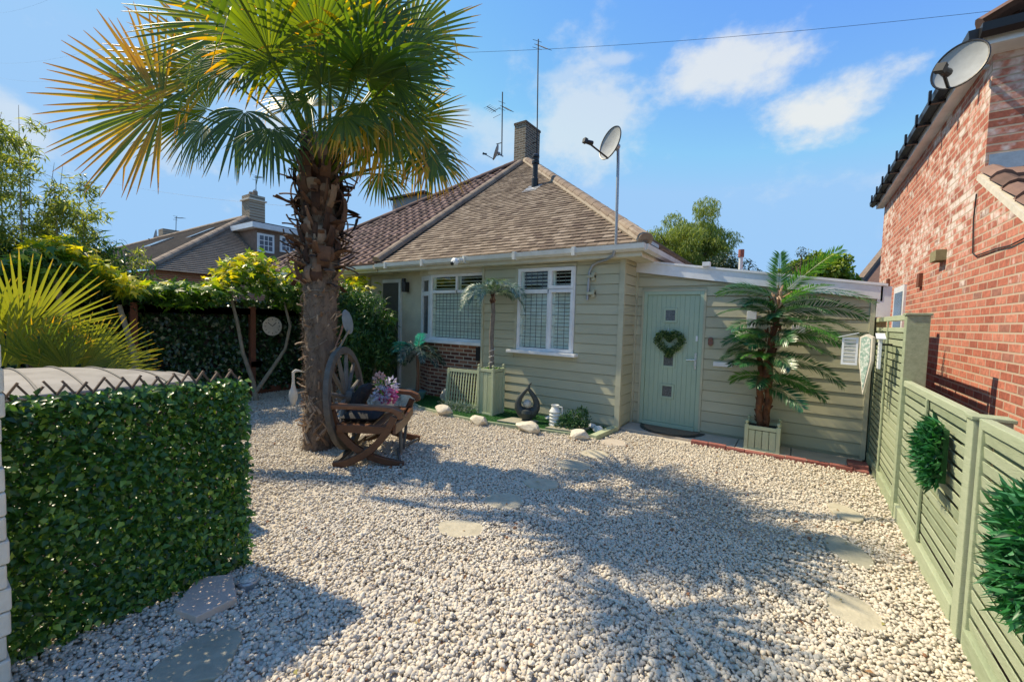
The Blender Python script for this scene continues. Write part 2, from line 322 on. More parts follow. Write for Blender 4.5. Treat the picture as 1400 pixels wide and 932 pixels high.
M_brick_ch_x = brickmat('chimney_brick_front', 'x', [(0, (.13, .09, .055)), (1, (.30, .21, .13))], (.36, .32, .25), ms=.014)
M_brick_ch_y = brickmat('chimney_brick_side', 'y', [(0, (.08, .05, .035)), (1, (.22, .13, .08))], (.34, .29, .22), ms=.014)

# ================================================================= SETTING
kind(MB().box(-300, 300, -200, 400, -.3, -.03).build('ground', M_ground))
drive = kind(MB().add([(-9.6, -1.5, 0), (.9, -1.5, 0), (.9, 6.7, 0), (-9.6, 6.7, 0)], [(0, 1, 2, 3)]).build('driveway', M_gravelsheet))

# ================================================================= BUNGALOW
YF, YE, ZE, XC = 6.16, 5.96, 2.80, -2.2      # front wall, eave line, eave height, right corner
YG = 6.75                                      # extension wall
T35 = math.tan(R_(35)); PX, AY = -7.66, YE+5.81; AZ = ZE+5.81*T35     # party line, apex
house = thing('bungalow', 'sage green weatherboarded bungalow with brown hipped tiled roof and a brick chimney', 'house', (-4.5, 9, 0))
def sub(iv, holes):
    out = [iv]
    for a, b in holes:
        nx = []
        for c, d in out:
            if b <= c or a >= d: nx.append((c, d))
            else:
                if a > c: nx.append((c, a))
                if b < d: nx.append((b, d))
        out = nx
    return out
def clad(axis, a0, a1, z0, z1, plane, sgn, holes=(), ztop=None, step=.1545, mb=None, joints=()):
    """overlapping boards; axis 'x': wall along X facing sgn*-Y ; axis 'y': wall along Y facing +X"""
    mb = mb or MB(); z = z0
    while z < z1-.01:
        zt = min(z+step, z1); c = random.random()
        hs_ = [(h[0], h[1]) for h in holes if h[2] < zt-.02 and h[3] > z+.02]
        for s0, s1 in sub((a0, a1), hs_):
            if ztop:   # sloping top: clip the board length
                if ztop(s0) < z+.01 and ztop(s1) < z+.01: continue
            t0, t1 = .022, .012
            def P(s, dz, t):
                zz = min(z+dz, ztop(s)) if ztop else z+dz
                return (s, plane-sgn*t, zz) if axis == 'x' else (plane+t, s, zz)
            e = zt-z-.001; g0 = .009
            if ztop and ztop(s1) < z+.02:      # find the crossing
                lo, hi = s0, s1
                for _ in range(30):
                    mid = (lo+hi)/2
                    if ztop(mid) > z+.02: lo = mid
                    else: hi = mid
                s1 = lo
            vs = [P(s0, g0, 0), P(s1, g0, 0), P(s0, g0, t0), P(s1, g0, t0), P(s0, e, t1), P(s1, e, t1), P(s0, e, 0), P(s1, e, 0)]
            mb.add(vs, [(0, 1, 3, 2), (2, 3, 5, 4), (4, 5, 7, 6), (0, 2, 4, 6), (1, 7, 5, 3), (0, 6, 7, 1)], c)
        z += step
    return mb
# window opening on the siding
WX0, WX1, WZ0, WZ1 = -4.085, -2.985, 1.12, 2.53
BX1 = -4.88                                    # siding left edge
clad('x', BX1+.045, XC-.05, .06, 2.62, YF, 1, [(WX0-.06, WX1+.02, WZ0-.05, WZ1+.06)]).build('weatherboarding', M_side, house)
mb = MB()
for a, b in sub((BX1, XC), []): pass
mb.box(BX1, WX0, YF+.002, YF+.2, 0, 2.66).box(WX1, XC-.002, YF+.002, YF+.2, 0, 2.66).box(WX0, WX1, YF+.002, YF+.2, 0, WZ0).box(WX0, WX1, YF+.002, YF+.2, WZ1, 2.66)
mb.box(XC-.2, XC-.003, YF+.2, 15, 0, 2.66)
mb.build('wall', M_side, house)
tr = MB(); tr.box(XC-.05, XC+.03, YF-.036, YF+.03, .03, 2.64); tr.box(BX1, BX1+.045, YF-.036, YF+.002, .03, 2.62)
tr.box(WX0-.06, WX0-.005, YF-.034, YF, WZ0-.04, WZ1+.05).box(WX0-.005, WX1+.02, YF-.034, YF, WZ1+.005, WZ1+.05)
tr.box(XC, XC+.045, YG-.05, YG-.003, .03, 2.62)
tr.build('corner_trim', mat('sage_trim', (.48, .465, .33), 5, .6), house)
clad('y', YF+.03, YG-.05, .06, 2.62, XC, 1).build('side_weatherboarding', M_side, house)

def window(parent, x0, x1, z0, z1, y, lights, name='window', shutter='closed', leads=True, sill=None, fw=.055):
    """lights: list of (x0,x1,z0,z1,opening,shutter) panes inside the outer frame"""
    fr = MB(); d0, d1 = y-.012, y+.06
    fr.box(x0, x0+fw, d0, d1, z0, z1).box(x1-fw, x1, d0, d1, z0, z1).box(x0+fw, x1-fw, d0, d1, z1-fw, z1).box(x0+fw, x1-fw, d0, d1, z0, z0+fw)
    ls = lights
    xs = sorted({l[0] for l in ls if l[0] > x0+fw+.02}); 
    for l in ls:
        a, b, c, d = l[:4]
        # mullion / transom filling round each light
        if l[4]:
            s = .05; fr.box(a, a+s, d0-.022, d1-.01, c, d).box(b-s, b, d0-.022, d1-.01, c, d).box(a+s, b-s, d0-.022, d1-.01, d-s, d).box(a+s, b-s, d0-.022, d1-.01, c, c+s)
    for l in ls:
        for k in ls:
            if k is l: continue
            if abs(l[1]-k[0]) < .09 and l[1] <= k[0] and min(l[3], k[3])-max(l[2], k[2]) > .1: fr.box(l[1], k[0], d0, d1-.004, max(l[2], k[2]), min(l[3], k[3]))
            if abs(l[3]-k[2]) < .09 and l[3] <= k[2] and min(l[1], k[1])-max(l[0], k[0]) > .1: fr.box(max(l[0], k[0]), min(l[1], k[1]), d0+.002, d1-.006, l[3], k[2])
    wobj = fr.build(name, M_white, parent, bevel=.003)
    for l in ls:
        a, b, c, d, op, sh, nx, nz = l; s = .05 if op else 0
        a += s; b -= s; c += s; d -= s
        g = MB(); g.box(a-.004, b+.004, y+.014, y+.02, c-.004, d+.004); g.build('pane', M_glass, wobj)
        if leads:
            lm = MB()
            for i in range(1, nx): xx = a+(b-a)*i/nx; lm.box(xx-.0032, xx+.0032, y+.008, y+.0135, c, d)
            for i in range(1, nz): zz = c+(d-c)*i/nz; lm.box(a, b, y+.0065, y+.0135, zz-.0032, zz+.0032)
            lm.build('leading', M_lead, wobj)
        sm = MB(); yy = y+.075; n = max(3, int((d-c)/.06))
        for i in range(n):
            zc = c+(d-c)*(i+.5)/n; an = R_(62) if sh == 'closed' else R_(14)
            sm.obox(((a+b)/2, yy, zc), b-a+.02, .062, .007, (1, 0, 0), (0, math.cos(an), math.sin(an)))
        sm.box(a-.06, a+.025, yy-.03, yy+.01, c-.03, d+.03).box(b-.025, b+.06, yy-.03, yy+.01, c-.03, d+.03)
        sm.build('shutter', M_shut, wobj)
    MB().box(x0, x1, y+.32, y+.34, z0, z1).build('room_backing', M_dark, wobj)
    if sill: MB().box(sill[0], sill[1], y-.13, y+.05, sill[2], sill[3]).build('sill', M_white, wobj, bevel=.004)
    return wobj
window(house, WX0, WX1, WZ0, WZ1, YF-.02, [(-4.03, -3.49, 1.18, 2.10, 0, 'closed', 5, 5), (-3.45, -3.0, 1.135, 2.16, 1, 'closed', 3, 5),
       (-4.03, -3.49, 2.17, 2.475, 0, 'open', 5, 1), (-3.45, -3.0, 2.175, 2.515, 1, 'open', 3, 1)], sill=(-4.22, -2.90, 1.075, 1.122))
# bay: brick below, big window above
YB = 6.25; BX0 = -6.33
window(house, BX0, BX1, 1.19, 2.52, YB, [(-6.27, -4.93, 1.25, 2.14, 0, 'closed', 14, 6), (-6.27, -5.64, 2.2, 2.47, 0, 'open', 1, 1), (-5.59, -4.93, 2.2, 2.47, 0, 'open', 1, 1)], sill=None)
MB().box(-6.35, BX1, YB-.06, YB+.3, 2.52, 2.66).build('bay_fascia', M_cream, house)
MB().box(-6.36, BX1, YB-.1, YB+.1, 1.13, 1.19).build('bay_sill', M_white, house, bevel=.004)
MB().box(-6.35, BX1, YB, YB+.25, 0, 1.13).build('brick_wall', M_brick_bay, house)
# canted sidelight
cw = thing_side = MB(); 
p0 = Vector((-6.35, YB, 0)); p1 = Vector((-6.80, YB+.18, 0)); dd = (p1-p0).normalized(); nn = Vector((-dd.y, dd.x, 0)); ln = (p1-p0).length
if nn.y > 0: nn = -nn
def cbox(mb, s0, s1, t0, t1, z0, z1):
    q = [p0+dd*s0+nn*t0, p0+dd*s1+nn*t0, p0+dd*s1+nn*t1, p0+dd*s0+nn*t1]; return mb.prism(q, z0, z1)
cf = MB()
for a, b in ((0, .09), (ln-.09, ln)): cbox(cf, a, b, -.06, .0, 1.19, 2.52)
for a, b in ((1.19, 1.3), (2.1, 2.19), (2.42, 2.52)): cbox(cf, .09, ln-.09, -.06, 0, a, b)
cfo = cf.build('side_window', M_white, house)
cbox(MB(), .09, ln-.09, -.05, -.03, 1.3, 2.42).build('pane', M_glass_dark, cfo)
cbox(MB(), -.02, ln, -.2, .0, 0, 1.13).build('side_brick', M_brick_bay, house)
cbox(MB(), -.02, ln+.04, -.2, .08, 1.131, 1.189).build('side_sill', M_white, house)
cbox(MB(), -.01, ln, -.2, .03, 2.521, 2.66).build('side_fascia', M_cream, house)
MB().box(-5.06, -4.96, YB-.04, YB, .84, 1.1).build('letter_plate', M_black, house)
# porch recess wall with dark panelled door
MB().box(-8.7, -6.7, 6.56, 6.7, 0, 2.66).build('porch_wall', M_cream, house)
pd = MB().box(-8.2, -7.62, 6.53, 6.558, .1, 2.42).build('porch_door', mat('dark_grey_door', (.09, .09, .08), 8, .6), house)
fr = MB(); fr.box(-7.618, -7.55, 6.50, 6.558, 0, 2.5).box(-8.2, -7.62, 6.51, 6.558, 2.425, 2.5); fr.build('door_frame', M_white, house)
MB().box(-7.42, -7.30, 6.42, 6.53, 2.2, 2.42).box(-7.39, -7.33, 6.40, 6.46, 2.42, 2.5).build('porch_lantern', M_black, house)
# eaves
g = MB(); prof = [(0, 0), (-.005, -.07), (-.05, -.105), (-.10, -.07), (-.108, 0.0)]
def gutter(mb, a, b, out):   # a,b end points, out = outward horizontal dir
    a = Vector(a); b = Vector(b); out = Vector(out); n = len(prof); vs = []
    for p in (a, b):
        vs += [p-out*q[0]+Vector((0, 0, q[1])) for q in prof]
    mb.add(vs, [tuple(range(n)), tuple(range(2*n-1, n-1, -1))]+[(i, (i+1) % n, n+(i+1) % n, n+i) for i in range(n)])
gutter(g, (-7.66, YE-.0, 2.765), (-1.82, YE, 2.765), (0, -1, 0)); gutter(g, (-1.9, YE, 2.762), (-1.9, 15, 2.762), (1, 0, 0))
go = g.build('gutter', M_gut, house, smooth=True)
br = MB()
for x in (-7.3, -6.2, -5.1, -4.0, -2.9): br.box(x-.025, x+.025, YE-.125, YE+.01, 2.65, 2.782)
br.build('gutter_bracket', M_gut, go)
mb = MB().box(-7.66, -1.88, YE+.003, YE+.024, 2.6, 2.77).box(-1.93, -1.905, YE+.024, 15, 2.6, 2.77); mb.build('fascia', M_cream, house)
mb = MB().box(-7.64, -1.94, YE+.024, YF+.0, 2.6, 2.63).box(XC+.03, -1.94, YF, 15, 2.6, 2.63).box(-7.64, -4.88, YF, 7.0, 2.661, 2.69); mb.build('soffit', M_cream, house)
# roof
def tile_plane(o, u, v, nrm, W, Lh, inside, course, tw, th, name, m, parent, roll=False):
    """rows of separate overlapping tiles on a slope"""
    mb = MB(); o = Vector(o); u = Vector(u).normalized(); v = Vector(v).normalized(); nrm = Vector(nrm).normalized()
    nr = int(Lh/course)+1
    for r in range(nr):
        off = (r % 2)*tw*.5 if not roll else 0; wob = random.uniform(-.004, .004)
        k = -1
        while k*tw+off < W:
            s = k*tw+off; k += 1
            if not inside(s+tw/2, r*course+course*.5): continue
            lift = random.uniform(0, .008); dv = random.uniform(-.006, .006); t0 = r*course+dv+wob; t1 = t0+course*1.15; gp = .003
            a = o+u*(s+gp); b = o+u*(s+tw-gp); h0 = th*1.9+lift; h1 = th*.4
            if not roll:
                vs = [a+v*t0, b+v*t0, b+v*t0+nrm*h0, a+v*t0+nrm*h0, a+v*t1, b+v*t1, b+v*t1+nrm*h1, a+v*t1+nrm*h1]
                mb.add(vs, [(0, 1, 2, 3), (3, 2, 6, 7), (0, 3, 7, 4), (1, 5, 6, 2)])
            else:
                pr = [(0, 0), (.1, .035), (.25, .05), (.4, .035), (.5, .006), (1, .0)]; n = len(pr); vs = []
                for tt, hh in ((t0, h0), (t1, h1)):
                    vs += [o+u*(s+tw*q[0])+v*tt+nrm*(hh+q[1]) for q in pr]
                vs += [o+u*(s+tw*q[0])+v*t0 for q in pr]
                mb.add(vs, [(i, i+1, n+i+1, n+i) for i in range(n-1)]+[(2*n+i, 2*n+i+1, i+1, i) for i in range(n-1)])
    return mb.build(name, m, parent)
cs, sn = math.cos(R_(35)), math.sin(R_(35))
roof = MB(); e = .03
LH = 5.81/math.cos(R_(35))
roof.add([(PX, YE, ZE-e), (-1.85, YE, ZE-e), (PX, AY, AZ-e)], [(0, 1, 2)]).add([(-1.85, YE, ZE-e), (-1.85, 17, ZE-e), (PX, 17, AZ-e), (PX, AY, AZ-e)], [(0, 1, 2, 3)])
rf = roof.build('roof', M_deck, house)
Wf = -1.85-PX; Lf = Wf/cs
tile_plane((PX, YE-.03, ZE-.02), (1, 0, 0), (0, cs, sn), (0, -sn, cs), Wf, Lf, lambda s, t: s < Wf-t*cs-.02 and s > 0, .125, .17, .010, 'front_tiles', M_tile, rf)
tile_plane((-1.82, YE, ZE-.02), (0, 1, 0), (-cs, 0, sn), (sn, 0, cs), 11, Lf, lambda s, t: s > t*cs+.02 and t < Lf, .125, .17, .010, 'side_tiles', M_tile_side, rf)
def hipcaps(a, b, r, name, parent, m, seg=.42):
    a = Vector(a); b = Vector(b); n = int((b-a).length/seg); mb = MB(); d = (b-a).normalized(); s = d.cross(Vector((0, 0, 1))).normalized(); up = s.cross(d)
    for i in range(n):
        p = a+d*seg*i; q = p+d*seg*1.04; vs = []
        for pt, rr in ((p, r*1.04), (q, r*.98)):
            for k in range(9):
                an = math.pi*(k/8)*1.1-.05*math.pi
                vs.append(pt+s*math.cos(an)*rr+up*(math.sin(an)*rr*.8))
        mb.add(vs, [(k, k+1, 10+k, 9+k) for k in range(8)]+[tuple(range(9)), tuple(range(17, 8, -1))])
    return mb.build(name, m, parent, smooth=False)
hipcaps((-1.83, YE+.0, ZE+.03), (PX, AY, AZ+.045), .105, 'hip_tile', rf, M_hip)
hipcaps((PX, YE-.04, ZE+.04), (PX, AY, AZ+.05), .12, 'party_ridge', rf, M_hip)
hipcaps((PX, AY, AZ+.04), (PX, 17, AZ+.04), .12, 'ridge_tile', rf, M_hip)
MB().tube([(-1.85, YE+.02, ZE+.01), (PX, AY, AZ-.02)], .12, 8).build('hip_mortar', M_mort, rf)
MB().box(-2.35, -1.8, YE+.15, YE+.55, 2.78, 2.83).build('hip_lead', M_grey, rf)
# chimney: two brick faces need two bond directions
CHX = -.42
ch = MB().box(PX+CHX, PX+CHX+.44, AY-.10, AY+.80, AZ-.5, AZ+1.17).build('chimney', M_brick_ch_x, rf)
ch.data.materials.append(M_brick_ch_y)
for p in ch.data.polygons:
    if abs(p.normal.x) > .5: p.material_index = 1
MB().box(PX+CHX-.02, PX+CHX+.46, AY-.12, AY+.82, AZ+1.17, AZ+1.24).build('chimney_cap', mat('dark_brick_cap', (.12, .08, .055), 20, .9, .6, 40), rf)
MB().prism([(PX+CHX-.1, AY-.2), (PX+CHX+.54, AY-.2), (PX+CHX+.54, AY+.9), (PX+CHX-.1, AY+.9)], AZ-.42, AZ-.10).build('chimney_flashing', M_hip, rf)
fl = MB(); fp = at_y(731, 262, 9.05)
zf = ZE+(fp.y-YE)*T35
fl.lathe([(.085, -.1), (.085, .2), (.065, .22), (.065, .55), (.095, .56), (.095, .62), (.07, .64), (.07, .70), (.095, .71), (.095, .76), (.06, .79)], (fp.x, fp.y, zf), 14)
fl.build('flue_pipe', M_black, rf, smooth=True)
MB().obox((fp.x, fp.y-.1, zf-.06), .4, .45, .02, (1, 0, 0), (0, cs, sn)).build('flue_flashing', M_grey, rf)

# ---- extension (flat-roofed) with front door
def ztop_ext(x): return 2.455+(2.02-2.455)*(x+2.16)/(.76+2.16)
DX0, DX1, DZ1 = -2.05, -1.165, 2.15
clad('x', XC+.045, .72, .06, 2.6, YG, 1, [(DX0-.03, DX1+.03, -1, DZ1+.03)], ztop_ext).build('extension_weatherboarding', M_side, house)
def zwall(x): return ztop_ext(x)+.1
mb = MB()
mb.extr([(XC, YG+.003, 0), (DX0, YG+.003, 0), (DX0, YG+.003, zwall(DX0)), (XC, YG+.003, zwall(XC))], (0, .15, 0))
mb.extr([(DX1, YG+.003, 0), (.76, YG+.003, 0), (.76, YG+.003, zwall(.76)), (DX1, YG+.003, zwall(DX1))], (0, .15, 0))
mb.extr([(DX0, YG+.003, DZ1), (DX1, YG+.003, DZ1), (DX1, YG+.003, zwall(DX1)), (DX0, YG+.003, zwall(DX0))], (0, .15, 0))
mb.box(.62, .757, YG+.16, 11.5, 0, 2.1)
mb.build('extension_wall', M_side, house)
mb = MB().box(.72, .765, YG-.037, YG+.0, .03, 2.02).build('extension_trim', MATS['sage_trim'], house); mb = MB().box(DX0-.03, DX0, YG-.034, YG, .05, DZ1+.03).box(DX1, DX1+.03, YG-.034, YG, .05, DZ1+.03).box(DX0, DX1, YG-.034, YG, DZ1, DZ1+.03); mb.build('door_trim', MATS['sage_trim'], house)
def fz(x): return ztop_ext(x)
mb = MB(); mb.extr([(-2.19, YG-.066, fz(-2.19)), (.80, YG-.066, fz(.8)), (.80, YG-.066, fz(.8)+.165), (-2.19, YG-.066, fz(-2.19)+.165)], (0, .03, 0))
mb.extr([(.80, YG-.06, fz(.8)-.02), (.82, YG-.06, fz(.8)-.02), (.82, YG-.06, fz(.8)+.165), (.80, YG-.06, fz(.8)+.165)], (0, 4.5, 0))
mb.box(.77, .90, YG-.06, YG+.06, 1.80, 2.17)
mb.build('extension_fascia', M_white, house)
mb = MB(); mb.extr([(-2.19, YG-.08, fz(-2.19)+.165), (.86, YG-.08, fz(.86)+.165), (.86, YG-.08, fz(.86)+.195), (-2.19, YG-.08, fz(-2.19)+.195)], (0, .11, 0)); mb.build('drip_edge', M_white, house)
mb = MB(); mb.extr([(-2.19, YG+.031, fz(-2.19)+.1), (.84, YG+.031, fz(.84)+.1), (.84, YG+.031, fz(.84)+.19), (-2.19, YG+.031, fz(-2.19)+.19)], (0, 4.6, 0)); mb.build('extension_roof', mat('grey_felt_roof', (.12, .12, .12), 6, .9, .4, 60), house)
mb = MB().box(-1.2, -1.1, YG-.13, YG-.03, 2.5, 2.56); mb.build('roof_clip', M_white, house)
# door
door = MB()
door.box(DX0+.055, DX1-.055, YG-.0, YG+.05, .10, DZ1-.055)
dobj = door.build('front_door', M_door, house)
df = MB().box(DX0, DX0+.055, YG-.03, YG+.06, .04, DZ1).box(DX1-.055, DX1, YG-.03, YG+.06, .04, DZ1).box(DX0+.055, DX1-.055, YG-.03, YG+.06, DZ1-.055, DZ1).box(DX0+.055, DX1-.055, YG-.045, YG+.06, .04, .098)
df.build('door_frame', M_door, dobj, bevel=.004)
gv = MB(); n = 11
for i in range(n):
    x0 = DX0+.06+(DX1-DX0-.12)*i/n; x1 = DX0+.06+(DX1-DX0-.12)*(i+1)/n; gv.box(x0+.0025, x1-.0025, YG-.006, YG-.0005, .105, DZ1-.06)
gv.build('door_board', M_door, dobj, bevel=.002)
for zc in (1.78, 1.08, .60):
    xc = -1.64; ww = MB(); 
    for q in ((.105, .115, -.012),):
        a, b, yy = q; ww.box(xc-a, xc-a+.035, YG-.022, YG-.006, zc-b, zc+b).box(xc+a-.035, xc+a, YG-.022, YG-.006, zc-b, zc+b).box(xc-a+.035, xc+a-.035, YG-.022, YG-.006, zc+b-.035, zc+b).box(xc-a+.035, xc+a-.035, YG-.022, YG-.006, zc-b, zc-b+.035)
    wo_ = ww.build('door_light', M_door, dobj, bevel=.003)
    MB().box(xc-.07, xc+.07, YG-.013, YG-.007, zc-.08, zc+.08).build('pane', M_glass_dark, dobj)
hd = MB().box(-1.262, -1.234, YG-.018, YG-.006, .98, 1.22).tube([(-1.248, YG-.02, 1.12), (-1.248, YG-.055, 1.12), (-1.37, YG-.06, 1.115)], .009, 8)
hd.lathe([(.014, 0), (.014, .012)], (-1.248, YG-.018, 1.03), 12, M=Matrix.Rotation(R_(90), 3, 'X')); hd.build('door_handle', M_chrome, dobj)
MB().box(-1.70, -1.58, YG-.02, YG-.006, 1.475, 1.50).box(-1.665, -1.655, YG-.016, YG-.006, 1.5, 1.58).build('door_knocker', M_chrome, dobj)
MB().box(-1.258, -1.23, YG-.022, YG-.006, 1.40, 1.48).build('door_sensor', M_white, dobj)
p = at_y(972, 467, YG); b_ = MB(); b_.lathe([(.032, 0), (.032, .02), (.018, .026)], (p.x, YG-.03, p.z+.035), 14, M=Matrix.Rotation(R_(90), 3, 'X')); b_.lathe([(.032, 0), (.032, .02), (.018, .026)], (p.x, YG-.03, p.z-.03), 14, M=Matrix.Rotation(R_(90), 3, 'X')); b_.box(p.x-.032, p.x+.032, YG-.05, YG-.03, p.z-.03, p.z+.035)
b_.build('doorbell', mat('copper_brown', (.22, .10, .07), 20, .4), house)
p = at_y(988, 498, YG); MB().box(p.x-.12, p.x+.13, YG-.045, YG-.028, p.z-.03, p.z+.035).build('letterbox', M_white, house, bevel=.003)
for u, v, a, b in ((1028, 437, .06, .12), (1092, 450, .08, .05)):
    p = at_y(u, v, YG); MB().box(p.x-a, p.x+a, YG-.07, YG-.028, p.z-b, p.z+b).build('meter_box', M_white, house, bevel=.005)
# rest of house body (rear, mostly unseen)
MB().box(-7.6, XC-.21, 7.12, 7.2, 0, 2.6).build('inner_wall', M_dark, house)

# ---- neighbour's half of the pair
semi = thing('attached_bungalow', 'neighbouring half of the pair with dark red pantiled roof, behind the palm tree', 'house', (-10.5, 9, 0))
XL = PX-5.81
sr = MB().add([(PX-.002, YE, ZE-e), (XL, YE, ZE-e), (PX-.002, AY, AZ-e)], [(0, 1, 2)]).add([(XL, YE, ZE-e), (XL, 17, ZE-e), (PX-.002, 17, AZ-e), (PX-.002, AY, AZ-e)], [(0, 1, 2, 3)]).build('roof', M_deck, semi)
tile_plane((XL, YE-.03, ZE-.02), (1, 0, 0), (0, cs, sn), (0, -sn, cs), 5.81, Lf, lambda s, t: s > t*cs+.05 and s < 5.81-.05, .31, .29, .016, 'pantiles', M_pan, sr, roll=True)
hipcaps((XL, YE, ZE+.03), (PX, AY, AZ+.05), .12, 'hip_tile', sr, M_pan)
MB().box(XL+.4, -8.72, 6.5, 6.7, 0, 2.66).build('wall', M_cream, semi)
g2 = MB(); gutter(g2, (XL, YE, 2.745), (PX-.05, YE, 2.745), (0, -1, 0)); g2.build('gutter', M_gut, semi, smooth=True)
MB().box(XL, PX-.05, YE+.003, YE+.024, 2.6, 2.77).box(XL, PX-.05, YE+.024, 6.4, 2.6, 2.63).build('fascia', M_cream, semi)
dm = MB(); a = at_y(548, 268, 12.6); b = at_y(592, 268, 12.6); dm.box(a.x-.3, b.x-.3, 12.4, 15, a.z-.95, a.z-.18); dm.build('dormer', mat('pale_render_dormer', (.26, .25, .24), 5, .8), semi)
MB().box(a.x-.45, b.x-.2, 12.25, 15.1, a.z-.18, a.z-.1).build('dormer_roof', M_deck, semi)

# ================================================================= RIGHT-HAND BRICK HOUSE
XR = 1.35; YN = 5.72; YFR = 11.6; ZR = 4.19
rh = thing('brick_house', 'red brick two-storey house with whitened bricks rising beyond the slatted fence', 'house', (3, 8, 0))
v0 = at_x(1345, 243, XR); v1 = at_x(1400, 289, XR); slope = (v0.z-v1.z)/(v0.y-v1.y)
ZL = v0.z; YEND = 1.2; zl = lambda y: ZL-(YN-y)*slope
mb = MB(); mb.extr([(XR, YFR, 0), (XR, YFR, ZR), (XR, YN, ZR), (XR, YN, ZL), (XR, 3.9, zl(3.9)), (XR, 3.9, 0)], (.25, 0, 0))
wl = mb.build('wall', M_brick_r, rh)
MB().extr([(XR, 3.9, 0), (XR, 3.9, zl(3.9)), (XR, YEND, zl(3.9)), (XR, YEND, 0)], (.25, 0, 0)).build('front_wall', M_brick_r, rh)
MB().box(XR+.251, 7, YN, YN+.25, ZL-.2, ZR).build('upper_front_wall', M_brick_rf, rh)
# white wall window at the far end
wy = at_x(1231, 415, XR); wf = MB().box(XR-.03, XR+.02, wy.y-.42, wy.y+.42, 1.35, wy.z+.28).build('window_frame', M_white, rh)
MB().box(XR-.034, XR-.031, wy.y-.32, wy.y+.32, 1.45, wy.z+.18).build('pane', M_glass_dark, wf)
# soffit, fascia, gutter, roof
ex = 1.25
sf = MB().box(ex, XR, YN-.2, YFR+.15, ZR-.0, ZR+.03).box(XR, 7, YN-.2, YN, ZR, ZR+.03).build('soffit', M_white, rh)
MB().box(ex-.02, ex, YN-.2, YFR+.15, ZR-.0, ZR+.17).box(ex, 7, YN-.22, YN-.2, ZR, ZR+.17).build('fascia', M_white, rh)
gb = MB(); gutter(gb, (ex-.02, YN-.24, ZR+.15), (ex-.02, YFR+.2, ZR+.15), (-1, 0, 0)); gutter(gb, (ex-.06, YN-.22, ZR+.148), (7, YN-.22, ZR+.148), (0, -1, 0))
gbo = gb.build('gutter', M_black, rh)
gk = MB()
for i in range(9): y = YN+.3+i*.65; gk.box(ex-.16, ex-.022, y-.02, y+.02, ZR+.02, ZR+.05).box(ex-.165, ex-.14, y-.02, y+.02, ZR+.02, ZR+.17)
gk.build('gutter_bracket', M_black, gbo)
rr = MB().add([(ex-.0, YN-.2, ZR+.17), (ex-.0, YFR+.2, ZR+.17), (4.2, YFR+.3, ZR+2.1), (4.2, YN+2.8, ZR+2.1)], [(0, 1, 2, 3)]).add([(ex-.0, YN-.2, ZR+.171), (4.2, YN+2.8, ZR+2.1), (8, YN+2.8, ZR+2.1), (8, YN-.2, ZR+.171)], [(0, 1, 2, 3)]).build('roof', M_deck, rh)
tile_plane((ex-.02, YN-.22, ZR+.20), (0, 1, 0), (.86, 0, .53), (-.53, 0, .86), 6.2, 1.2, lambda s, t: s > t*.8, .33, .3, .02, 'roof_tiles', M_pan, rr, roll=True)
# lower roof
lw = math.hypot(YN-3.7, ZL-zl(3.7)); vy = Vector((0, YN-3.7, ZL-zl(3.7))).normalized()
MB().add([(XR-.04, YN, ZL+.02), (7, YN, ZL+.02), (7, 3.7, zl(3.7)+.02), (XR-.04, 3.7, zl(3.7)+.02)], [(0, 1, 2, 3)]).build('lower_roof', M_deck, rh)
o3 = Vector((XR-.03, 3.7, zl(3.7)+.05)); tile_plane(o3, (1, 0, 0), vy, (0, -vy.z, vy.y), 3, lw-.05, lambda s, t: s > 0, .33, .3, .02, 'pantiles', M_pan, rh, roll=True)
mb = MB().bar((XR+.0, 3.7, zl(3.7)+.01), (XR+.0, YN, ZL+.01), .09, .05); mb.build('verge_mortar', M_pale, rh)
MB().extr([(XR+.24, YN-.012, ZL+.06), (7, YN-.012, ZL+.06), (7, YN-.012, ZL+.2), (XR+.02, YN-.012, ZL+.2), (XR+.02, YN-.012, ZL+.06)], (0, -.006, 0)).build('lead_flashing', M_grey, rh)
mb = MB(); q = at_x(1290, 350, XR); mb.box(XR-.09, XR, q.y-.13, q.y+.13, q.z-.06, q.z+.06); mb.build('vent', mat('mossy_vent', (.25, .22, .12), 30, .9), rh)
for u, v in ((1260, 383), (1216, 388)):
    q = at_x(u, v, XR); MB().box(XR-.04, XR, q.y-.07, q.y+.07, q.z-.09, q.z+.09).build('wall_vent', M_post, rh)
cb = [at_x(u, v, XR-.012) for u, v in ((1335, 265), (1331, 300), (1330, 346), (1334, 350), (1345, 346), (1362, 340), (1380, 336), (1400, 326), (1420, 318))]
MB().tube(cb, .006, 6).build('wall_cable', M_cable, rh)

